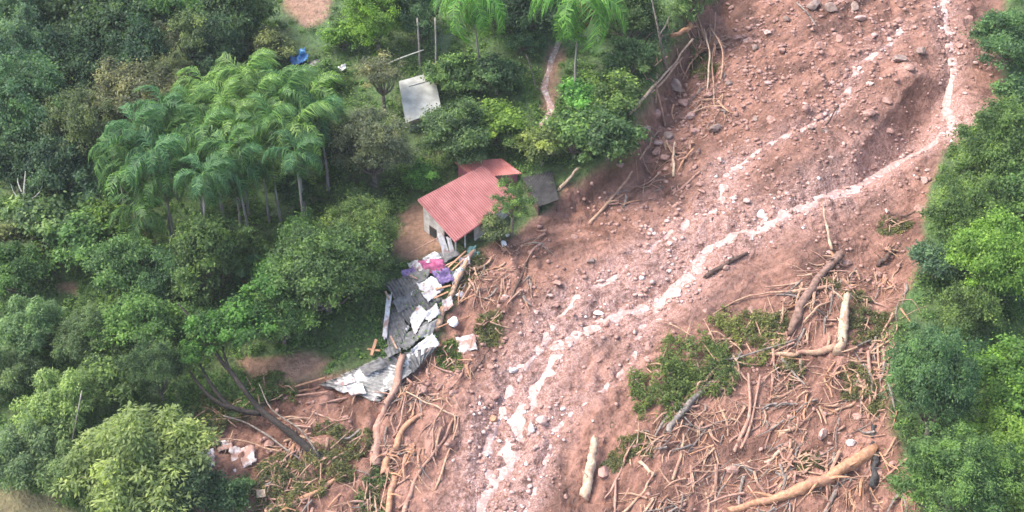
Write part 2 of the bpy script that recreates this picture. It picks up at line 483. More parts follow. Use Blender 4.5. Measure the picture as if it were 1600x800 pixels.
# ------------------------------------------------------------------ ground: one sheet, fine in view, coarse beyond
def axis(lo, hi, step, far):
    mid = list(np.arange(lo, hi + step * .5, step)); out = []; p = lo; s = step
    while p > -far: s *= 1.25; p -= s; out.append(p)
    a = out[::-1] + mid; p = hi; s = step
    while p < far: s *= 1.25; p += s; a.append(p)
    return np.array(a)
gxs = axis(-68, 68, 0.22, 420); gys = axis(-42, 66, 0.22, 420)
XX, YY = np.meshgrid(gxs, gys)
hh, mud_, soil_, grav_, silt_, flow_s, flow_d = terrain(XX, YY, True)
idx = np.arange(XX.size).reshape(XX.shape)
fc = np.stack([idx[:-1, :-1], idx[:-1, 1:], idx[1:, 1:], idx[1:, :-1]], -1).reshape(-1, 4)
gm = mesh_from('ground', np.stack([XX, YY, hh], -1).reshape(-1, 3), fc, True)
for nm, a in (('mud', mud_), ('soil', soil_), ('gravel', grav_), ('flow_s', flow_s), ('flow_d', flow_d)):
    at = gm.attributes.new(nm, 'FLOAT', 'POINT'); at.data.foreach_set('value', a.astype(np.float32).ravel())
ground = tag(obj('ground', gm, M['ground']), 'hillside with a broad landslide scar of reddish brown mud', kind='structure')

# streams: thin sheets lying in their channels
def stream(name, line, width, label, lift=0.0, seed=0):
    """nearly level sheets of water in a lumpy channel: clods and stones break through them"""
    p0 = spline(np.asarray(line), 14)
    t = np.gradient(p0, axis=0); t /= np.linalg.norm(t, axis=1)[:, None]
    nrm = np.stack([-t[:, 1], t[:, 0]], 1)
    s = np.concatenate([[0], np.cumsum(np.linalg.norm(np.diff(p0, axis=0), axis=1))])
    m = len(p0); K = 15
    w = width * (0.55 + 0.9 * fbm(s / 2.5 + seed * 7, s * 0 + seed, 3))
    off = (fbm(s / 3.0 + seed * 3, s * 0 + 5, 2) - 0.5) * width * .8
    a = np.linspace(-.5, .5, K)[None] * w[:, None] + off[:, None]
    V = np.zeros((m, K, 3)); V[..., :2] = p0[:, None] + nrm[:, None] * a[..., None]
    z = H(V[..., 0], V[..., 1])
    lev = np.convolve(np.pad(z[:, K // 4:-(K // 4)].mean(1), 3, mode='edge'), np.ones(7) / 7, 'valid')[:, None]
    edge = np.abs(np.linspace(-1, 1, K))[None] ** 4
    V[..., 2] = 0.25 * z + 0.75 * lev + lift + 0.10 * (fbm(s / .8 + seed, s * 0, 2) - .5)[:, None] - 0.30 * edge
    ii = np.arange(m * K).reshape(m, K)
    f = np.stack([ii[:-1, :-1], ii[1:, :-1], ii[1:, 1:], ii[:-1, 1:]], -1).reshape(-1, 4)
    return tag(obj(name, mesh_from(name, V.reshape(-1, 3), f, True), M['water']), label, kind='structure')
stream('stream', S_MAIN, 2.1, 'pale muddy stream running down the middle of the slide', 0.04, 1)
stream('stream', S_SIDE, 1.3, 'shallow muddy side channel left of the main stream', -0.02, 2)
stream('stream', S_UP, 1.0, 'narrow trickle winding down the upper slide', 0.03, 3)
stream('waterfall', S_FALL, 1.2, 'pinkish white water falling down the bare upper slope', 0.06, 4)
stream('stream', S_RIM, 0.9, 'thin muddy trickle right of the main stream', -0.04, 6)
stream('stream', S_CREEK, 1.0, 'narrow creek coming down through the green shrubs', 0.10, 5)

# ------------------------------------------------------------------ foliage generators
def leaf_quads(c, nrm, along, ln, wd):
    """diamond leaves: centre c, normal, direction, length, width"""
    nrm = nrm / (np.linalg.norm(nrm, axis=1, keepdims=True) + 1e-9)
    along = along - nrm * (along * nrm).sum(1, keepdims=True)
    along /= np.linalg.norm(along, axis=1, keepdims=True) + 1e-9
    sidev = np.cross(nrm, along)
    ln = ln[:, None]; wd = wd[:, None]
    v = np.stack([c - along * ln * .5, c + sidev * wd * .5 - along * ln * .08, c + along * ln * .5, c - sidev * wd * .5 - along * ln * .08], 1)
    return v.reshape(-1, 3), np.arange(len(c) * 4).reshape(-1, 4)

def unit(rs, n):
    d = rs.normal(size=(n, 3)); return d / np.linalg.norm(d, axis=1, keepdims=True)

def crown_points(rs, R, Z, n, low=-0.35, power=0.4):
    """clump centres over several uneven lobes"""
    k = int(rs.integers(6, 10))
    lc = unit(rs, k) * (rs.uniform(.30, .62, k))[:, None]; lc[:, 2] = np.abs(lc[:, 2]) * .9 - .12; lc[0] = (0, 0, .15)
    lr = rs.uniform(.30, .52, k); lr[0] = .6
    own = rs.choice(k, n, p=lr ** 2 / (lr ** 2).sum())
    d = unit(rs, n); d[:, 2] = np.where(d[:, 2] < low, -d[:, 2], d[:, 2])
    rad = rs.random(n) ** power * rs.uniform(.85, 1.2, n)
    p = (lc[own] + d * (lr[own] * rad)[:, None]) * np.array([R, R, Z]) * 1.26
    dn = p / np.array([R, R, Z]); dn = dn / (np.linalg.norm(dn, axis=1, keepdims=True) + 1e-6)
    return p, dn

def make_crown(seed, R, Z, n_cl, per, cr, leaf, lw=0.6, low=-0.35, up=0.9, droop=0.0, flat=0.65):
    rs = np.random.default_rng(seed)
    p, d = crown_points(rs, R, Z, n_cl, low)
    n = len(p)
    k = rs.integers(int(per * .6), int(per * 1.4), n)
    own = np.repeat(np.arange(n), k)
    tot = len(own)
    e = unit(rs, tot)
    e[:, 2] = np.where(e[:, 2] < -0.25, -e[:, 2], e[:, 2])
    sz = cr * (0.65 + 0.7 * rs.random(n))
    c = p[own] + e * np.array([1, 1, flat]) * (sz[own] * (0.15 + np.abs(rs.normal(0, .55, tot))))[:, None]
    if droop: c[:, 2] -= droop * np.hypot(e[:, 0], e[:, 1]) ** 2 * sz[own]
    nrm = e * 0.7 + d[own] * 0.35 + np.array([0, 0, up]) + 0.9 * rs.normal(size=(tot, 3))
    al = e * np.array([1, 1, 0.3]) + 0.6 * rs.normal(size=(tot, 3)) - np.array([0, 0, 0.25 + droop])
    ln = leaf * (0.6 + 0.8 * rs.random(tot))
    v, f = leaf_quads(c, nrm, al, ln, ln * lw)
    tint = np.clip(0.45 + 0.27 * rs.normal(size=n)[own] + 0.16 * rs.normal(size=tot), 0, 1)
    return v, f, np.repeat(tint, 4), p

def make_plume(seed, R, Z, n_culm, leaf):
    """bamboo: arching culms carrying hanging feathery sprays"""
    rs = np.random.default_rng(seed)
    C, NR, AL, LN, T = [], [], [], [], []
    culms = []
    for i in range(n_culm):
        an = rs.random() * 2 * math.pi; reach = R * rs.random() ** 0.6; top = Z * (1.9 - 0.75 * reach / R) * (0.8 + 0.3 * rs.random())
        t = np.linspace(0, 1, 8)
        base = np.array([math.cos(an), math.sin(an), 0]) * R * 0.15
        path = base[None] + np.stack([np.cos(an) * reach * t ** 1.8, np.sin(an) * reach * t ** 1.8, top * (t - 0.28 * t ** 4 * (0.6 + reach / R))], 1)
        culms.append(path)
        nn = 400
        tt = 0.35 + 0.65 * rs.random(nn) ** 0.75
        pc = np.stack([np.interp(tt, t, path[:, k]) for k in range(3)], 1)
        e = unit(rs, nn)
        spread = 0.25 + 0.75 * np.sin(np.clip((tt - 0.25) / 0.75, 0, 1) * math.pi * 0.85)
        off = e * np.array([1, 1, 0.6]) * (spread * R * 0.30 * rs.random(nn) ** 0.5)[:, None]
        C.append(pc + off - np.array([0, 0, 1]) * (np.hypot(off[:, 0], off[:, 1]) * 0.5)[:, None])
        NR.append(e * 0.6 + np.array([0, 0, 0.8]) + 0.5 * rs.normal(size=(nn, 3)))
        AL.append(off + np.array([0, 0, -0.6]) + 0.35 * rs.normal(size=(nn, 3)))
        LN.append(leaf * (0.7 + 0.7 * rs.random(nn)))
        T.append(np.clip(0.45 + 0.2 * rs.normal() + 0.2 * rs.normal(size=nn) + 0.25 * (tt - 0.6), 0, 1))
    ln = np.concatenate(LN)
    v, f = leaf_quads(np.vstack(C), np.vstack(NR), np.vstack(AL), ln, ln * 0.38)
    return v, f, np.repeat(np.concatenate(T), 4), culms

PROTO = {}
def proto(kind):
    """crown mesh, trunk mesh, nominal radius, crown-centre height, nominal vertical half size"""
    if kind in PROTO: return PROTO[kind]
    base, seed = kind.rsplit('_', 1); seed = int(seed) * 17 + len(base)
    P = {'broad': dict(R=4.0, Z=3.3, n=135, per=200, cr=1.0, leaf=0.28, hc=3.3),
         'big':   dict(R=6.5, Z=5.0, n=330, per=190, cr=1.2, leaf=0.30, hc=4.5),
         'small': dict(R=2.2, Z=1.9, n=64, per=165, cr=0.7, leaf=0.25, hc=1.7),
         'fine':  dict(R=4.2, Z=3.8, n=210, per=190, cr=0.82, leaf=0.22, hc=3.9),
         'conifer': dict(R=4.5, Z=5.5, n=300, per=190, cr=0.85, leaf=0.24, hc=5.0),
         'sparse': dict(R=4.0, Z=3.5, n=46, per=150, cr=0.9, leaf=0.26, hc=6.0),
         'bamboo': dict(R=4.5, Z=5.0, n=46, per=0, cr=0, leaf=0.36, hc=5.0)}[base]
    rs = np.random.default_rng(seed + 5)
    mb = MB()
    if base == 'bamboo':
        v, f, t, culms = make_plume(seed, P['R'], P['Z'], P['n'], P['leaf'])
        for i, c in enumerate(culms[:26]): mb.tube(c[::2], [0.06, 0.045, 0.03, 0.015], 5, 0, 2, i)
    else:
        lw = {'fine': 0.5, 'conifer': 0.4}.get(base, 0.62)
        v, f, t, pts = make_crown(seed, P['R'], P['Z'], P['n'], P['per'], P['cr'], P['leaf'], lw,
                                  low=-0.6, droop=0.35 if base in ('fine', 'conifer') else 0.15)
        v = v + np.array([0, 0, P['hc']])
        tr = 0.055 * P['R']
        fork = np.array([0.1, 0.05, max(P['hc'] - P['Z'] * 0.75, 0.6)])
        mb.tube([(0, 0, -0.6), (0.04, 0, fork[2] * .5), fork], [tr * 1.5, tr * 1.1, tr], 8, 0.1, 3, seed)
        for i in rs.choice(len(pts), min(22, len(pts)), replace=False):
            e = pts[i] * 0.92 + np.array([0, 0, P['hc']])
            midp = fork * 0.5 + e * 0.5 + np.array([0, 0, -0.12 * np.linalg.norm(e - fork)]) + rs.normal(size=3) * 0.15
            mb.tube([fork, midp, e], [tr * 0.55, tr * 0.3, tr * 0.1], 5, 0.08, 3, int(i))
    cm = mesh_from('crown', v, f, False, t); cm.materials.append(M['leaf'])
    tm = mb.mesh('trunk', True)
    PROTO[kind] = (cm, tm, P['R'], P['hc'], P['Z'])
    return PROTO[kind]

TINT = {'dark': (0.088, 0.158, 0.088), 'deep': (0.108, 0.196, 0.088), 'mid': (0.142, 0.245, 0.088), 'bright': (0.185, 0.318, 0.080),
        'lime': (0.23, 0.365, 0.080), 'olive': (0.162, 0.212, 0.104), 'grey': (0.205, 0.242, 0.158), 'teal': (0.108, 0.198, 0.112),
        'bamboo': (0.215, 0.300, 0.115), 'bbam': (0.150, 0.240, 0.115), 'fern': (0.125, 0.285, 0.07)}
_tn = [0]
def tree(name, u, v, rpx, kind, tint, label, cat='tree', group=None, zs=1.0, bark='bark', hk=1.0):
    cm, tm, R, hc, Z = proto(kind)
    p = ground_at(u, v, hc * hk * 0.8)
    s = metres(rpx, p) / R
    p = ground_at(u, v, hc * hk * s * zs)
    z = float(H(p[0], p[1]))
    _tn[0] += 1
    rs = random.Random(_tn[0])
    root = empty(name, (p[0], p[1], z), label, cat, group, rs.random() * 6.28)
    zs = zs * rs.uniform(0.88, 1.25) if cat == 'tree' else zs
    s2 = s * rs.uniform(0.85, 1.12)
    tr = obj('trunk' if cat != 'shrub' else 'stem', tm, None, root)
    cr = obj('crown' if cat != 'shrub' else 'foliage', cm, None, root)
    if not tm.materials: tm.materials.append(None)
    tr.material_slots[0].link = 'OBJECT'; tr.material_slots[0].material = M[bark]
    for o in (tr, cr):
        o.scale = (s, s2, s * zs * hk) if o is tr else (s, s2, s * zs)
    cr.location.z = hc * s * zs * (hk - 1)
    c = TINT[tint]; j = rs.uniform(0.88, 1.14)
    cr.color = (c[0] * j * rs.uniform(.92, 1.1), c[1] * j, c[2] * j * rs.uniform(.9, 1.1), 1)
    return root

# ------------------------------------------------------------------ buildings
M['roof_red'] = simple('red_sheet_roof', (0.25, 0.062, 0.058), (0.37, 0.130, 0.124), 0.8, 0.5, 0.1, 0.02, lo=.3, hi=.7)
M['roof_orange'] = simple('orange_red_sheet_roof', (0.45, 0.125, 0.105), (0.56, 0.21, 0.18), 1.1, 0.6, 0.1, 0.02)
M['roof_dark'] = simple('dark_sheet_roof', (0.022, 0.021, 0.022), (0.055, 0.052, 0.052), 1.3, 0.9, 0.1, 0.02)
M['white_wall'] = simple('white_plaster', (0.40, 0.36, 0.33), (0.66, 0.63, 0.60), 1.5, 0.8, 0.1, 0.02)
M['magenta_wall'] = simple('pink_magenta_plaster', (0.30, 0.075, 0.11), (0.42, 0.13, 0.17), 1.5, 0.85, 0.1, 0.02)
M['concrete'] = simple('pale_concrete', (0.30, 0.30, 0.275), (0.46, 0.46, 0.43), 0.9, 0.9, 0.2, 0.03)
M['brick'] = simple('orange_brick', (0.40, 0.17, 0.085), (0.55, 0.28, 0.15), 5, 0.9, 0.2, 0.02)
M['dark_timber'] = simple('dark_timber', (0.05, 0.032, 0.026), (0.12, 0.075, 0.055), 4, 0.85, 0.2, 0.02)
M['glass'] = simple('dark_window_glass', (0.02, 0.025, 0.03), (0.05, 0.06, 0.065), 1, 0.12, 0.0, 0.01)

def lerp4(q, a, b):
    """point on the quad q (corners: 00, 10, 11, 01) at a, b in 0..1"""
    q = [np.asarray(p, float) for p in q]
    return (q[0] * (1 - a) + q[1] * a) * (1 - b) + (q[3] * (1 - a) + q[2] * a) * b

def quad_normal(q):
    n = np.cross(np.asarray(q[1]) - np.asarray(q[0]), np.asarray(q[3]) - np.asarray(q[0]))
    n /= np.linalg.norm(n)
    return n if n[2] > 0 else -n

def sheet_mesh(q, nu, nv, ribs=0, amp=0.03, thick=0.02, bend=0.0, ragged=0.0, seed=0, a0=0, a1=1, b0=0, b1=1, lift=0.0, axis_b=False):
    """a corrugated or bent sheet over part of a quad; ribs run along b (or along a)"""
    n = quad_normal(q); rs = np.random.default_rng(seed)
    V = []
    for j in range(nv + 1):
        for i in range(nu + 1):
            a = a0 + (a1 - a0) * i / nu; b = b0 + (b1 - b0) * j / nv
            ja, jb = a, b
            if ragged and (j in (0, nv) or i in (0, nu)):
                ja += ragged * (rs.random() - .5); jb += ragged * (rs.random() - .5)
            p = lerp4(q, ja, jb)
            w = math.sin(2 * math.pi * ribs * (b if axis_b else a)) * amp if ribs else 0
            bb = bend * ((fbm(a * 2.3 + seed * 3.1, b * 2.3 + seed, 2) - 0.5) * 2 + 0.4 * (abs(2 * float(vnoise(a * 4.1 + seed * 1.7, b * 4.1 + seed)) - 1) - .4)) if bend else 0
            V.append(p + n * (w + bb + lift))
    top = np.array(V); bot = top - n * thick
    m = len(top); w = nu + 1
    f = []
    for j in range(nv):
        for i in range(nu):
            k = j * w + i
            f.append((k, k + 1, k + w + 1, k + w)); f.append((m + k, m + k + w, m + k + w + 1, m + k + 1))
    edge = [i for i in range(w)] + [j * w + nu for j in range(1, nv + 1)] + [nv * w + i for i in range(nu - 1, -1, -1)] + [j * w for j in range(nv - 1, 0, -1)]
    for k in range(len(edge)):
        a, b = edge[k], edge[(k + 1) % len(edge)]
        f.append((a, m + a, m + b, b))
    return top, bot, f

def sheet(name, mat, parent, q, nu, nv, **kw):
    t, b, f = sheet_mesh(q, nu, nv, **kw)
    me = mesh_from(name, np.vstack([t, b]), f, False)
    return obj(name, me, mat, parent)

def roof_of_sheets(root, q, cols, rows, mat, ribs_each=4, amp=0.025):
    """overlapping ribbed sheets, each a part; a runs along the ridge, b down the slope"""
    rf = MB()
    n = quad_normal(q)
    for b in (0.04, 0.5, 0.96):                         # purlins under the sheets
        rf.tube([lerp4(q, 0.01, b) - n * 0.1, lerp4(q, 0.99, b) - n * 0.1], [0.05, 0.05], 4, 0, 2)
    frame = rf.build('roof', M['dark_timber'], root)
    for r in range(rows):
        for c in range(cols):
            sheet('roof_sheet', mat, frame, q, ribs_each * 6, 3, ribs=ribs_each * cols, amp=amp, thick=0.015,
                  a0=c / cols, a1=(c + 1) / cols - 0.002, b0=max(0, r / rows - 0.012), b1=(r + 1) / rows,
                  lift=0.022 * (rows - r) + 0.003 * (c % 2), seed=r * 31 + c)
    return frame

def wall(root, mat, p0, p1, zb, z0, z1, th=0.16, name='wall'):
    p0 = np.asarray(p0[:2]); p1 = np.asarray(p1[:2]); d = (p1 - p0) / np.linalg.norm(p1 - p0); nn = np.array([-d[1], d[0]]) * th / 2
    poly = [p0 - nn, p1 - nn, p1 + nn, p0 + nn]
    return MB().prism(poly, zb, [z0, z1, z1, z0]).build(name, mat, root)

def world_house():
    # main house: one long pitched sheet roof falling towards the slide
    B = ground_at(711, 377, 2.5); ze = B[2]
    Rr = at_z(807, 309, ze + 0.6); L = at_z(653, 312, ze + 2.2); T = at_z(755, 258, ze + 2.2)
    q = [L, T, Rr, B]
    cen = sum(q) / 4
    root = empty('house', (cen[0], cen[1], H(cen[0], cen[1])), 'house with a long faded red sheet roof, half wrecked at the edge of the slide', 'house')
    base = np.array(root.location)
    ql = [p - base for p in q]
    roof_of_sheets(root, ql, 7, 4, M['roof_red'], 5, 0.030)
    ins = lambda a, b: lerp4(ql, a, b)
    zb = -1.6
    c00, c10, c11, c01 = ins(.05, .06), ins(.95, .06), ins(.95, .92), ins(.05, .92)
    def w(a, b, mat, n='wall'): return wall(root, mat, a, b, zb, a[2] - 0.16, b[2] - 0.16, name=n)
    wl = w(c00, ins(.05, .62), M['white_wall']); w(c00, c10, M['white_wall']); w(c10, c11, M['white_wall']); w(ins(.35, .92), c11, M['white_wall'])
    # window on the left gable wall
    a, b = ins(.05, .22), ins(.05, .42)
    d = (b - a)[:2]; d /= np.linalg.norm(d); out = np.array([-abs(d[1]), -abs(d[0])]); out = np.array([d[1], -d[0]]);
    if out[0] > 0: out = -out
    wn_ = wall(root, M['glass'], a[:2] + out * 0.09, b[:2] + out * 0.09, -0.1, 0.9, 0.9, 0.05, 'window')
    for pa, pb, z0, z1 in ((a, b, -0.18, -0.1), (a, b, 0.9, 0.98)):
        wall(wn_, M['dark_timber'], pa[:2] + out * 0.10, pb[:2] + out * 0.10, z0, z1, z1, 0.09, 'window_frame')
    for pp in (c01, ins(.20, .92)):                      # bare posts where the front wall is torn away
        MB().box((pp[0], pp[1], (pp[2] - 0.2 + zb) / 2), (0.16, 0.16, pp[2] - 0.2 - zb)).build('post', M['white_wall'], root)
    # bargeboards along the free edges
    for a, b in ((ql[0], ql[3]), (ql[3], ql[2])):
        MB().tube([a - np.array([0, 0, .07]), b - np.array([0, 0, .07])], [0.07, 0.07], 4, 0, 2).build('bargeboard', M['roof_red'], root)

    # the wing behind
    A = ground_at(741, 278, 2.1); z2 = A[2]
    Bq = at_z(815, 271, z2); Tl = at_z(710, 254, z2 + 0.4); Tr = at_z(784, 248, z2 + 0.4)
    q = [Tl, Tr, Bq, A]; cen = sum(q) / 4
    root = empty('house', (cen[0], cen[1], H(cen[0], cen[1])), 'smaller house with orange red roof and magenta wall behind the long roof', 'house')
    base = np.array(root.location); ql = [p - base for p in q]
    roof_of_sheets(root, ql, 6, 2, M['roof_orange'], 3, 0.03)
    ins2 = lambda a, b: lerp4(ql, a, b)
    cs = [ins2(.06, .08), ins2(.94, .08), ins2(.94, .90), ins2(.06, .90)]
    for i in range(4):
        a, b = cs[i], cs[(i + 1) % 4]
        wall(root, M['magenta_wall'], a, b, -1.2, a[2] - .16, b[2] - .16)
    MB().tube([ql[3] - np.array([0, 0, .08]), ql[2] - np.array([0, 0, .08])], [0.08, 0.08], 4, 0, 2).build('fascia', M['dark_timber'], root)

    # dark shed at its right
    A = ground_at(842, 323, 1.5); z3 = A[2]
    Bq = at_z(873, 312, z3 + 0.1); Tl = at_z(816, 278, z3 + 0.7); Tr = at_z(863, 267, z3 + 0.75)
    q = [Tl, Tr, Bq, A]; cen = sum(q) / 4
    root = empty('shed', (cen[0], cen[1], H(cen[0], cen[1])), 'low shed with dark grey corrugated roof at the right of the houses', 'shed')
    base = np.array(root.location); ql = [p - base for p in q]
    roof_of_sheets(root, ql, 4, 2, M['roof_dark'], 5, 0.03)
    cs = [lerp4(ql, a, b) for a, b in ((.06, .08), (.94, .08), (.94, .92), (.06, .92))]
    for i in range(4):
        pp = cs[i]
        MB().box((pp[0], pp[1], pp[2] / 2 - 0.65), (0.14, 0.14, pp[2] + 1.1)).build('post', M['dark_timber'], root)
    wall(root, M['dark_timber'], cs[0], cs[1], -1.0, cs[0][2] - .14, cs[1][2] - .14, 0.08)
    wall(root, M['dark_timber'], cs[0], cs[3], -1.0, cs[0][2] - .14, cs[3][2] - .14, 0.08)

    # pale concrete hut in the trees
    A = ground_at(634, 192, 1.8); z4 = A[2]
    Bq = at_z(690, 172, z4); Tl = at_z(623, 127, z4 + 1.5); Tr = at_z(678, 112, z4 + 1.5)
    q = [Tl, Tr, Bq, A]; cen = sum(q) / 4
    root = empty('hut', (cen[0], cen[1], H(cen[0], cen[1])), 'small hut with pale grey roof slab and a broken brick corner among the trees', 'hut')
    base = np.array(root.location); ql = [p - base for p in q]
    rf = sheet('roof', M['concrete'], root, ql, 8, 8, thick=0.12, bend=0.04, seed=5)
    sheet('ridge_slab', M['concrete'], rf, ql, 6, 2, thick=0.10, a0=.25, a1=.88, b0=.10, b1=.20, lift=0.10)
    cs = [lerp4(ql, a, b) for a, b in ((.06, .05), (.94, .05), (.94, .92), (.06, .92))]
    for i in range(4):
        a, b = cs[i], cs[(i + 1) % 4]
        wall(root, M['white_wall'] if i == 1 else M['concrete'], a, b, -1.6, a[2] - .18, b[2] - .18)
    MB().tube([ql[3] - np.array([0, 0, .2]), ql[2] - np.array([0, 0, .2])], [0.12, 0.12], 4, 0, 2).build('fascia', M['dark_timber'], root)
    st = MB()                                             # stepped broken brick end
    st0 = lerp4(ql, .98, -.04); dirb = lerp4(ql, .98, .4) - st0
    br = None
    for r in range(5):
        for c in range(6 - r):
            p = st0 + dirb * (c * 0.16)
            b_ = obj('brick', st_mesh if br else None, None, root) if br else None
            if br is None:
                st_mesh = MB().box((0, 0, 0), (0.18, 0.36, 0.17)).mesh('brick'); st_mesh.materials.append(M['brick'])
                br = True; b_ = obj('brick', st_mesh, None, root)
            b_.location = (p[0], p[1], p[2] + 0.02 + r * 0.185); b_.rotation_euler = (0, 0, math.atan2(dirb[1], dirb[0]) - math.pi / 2)
world_house()

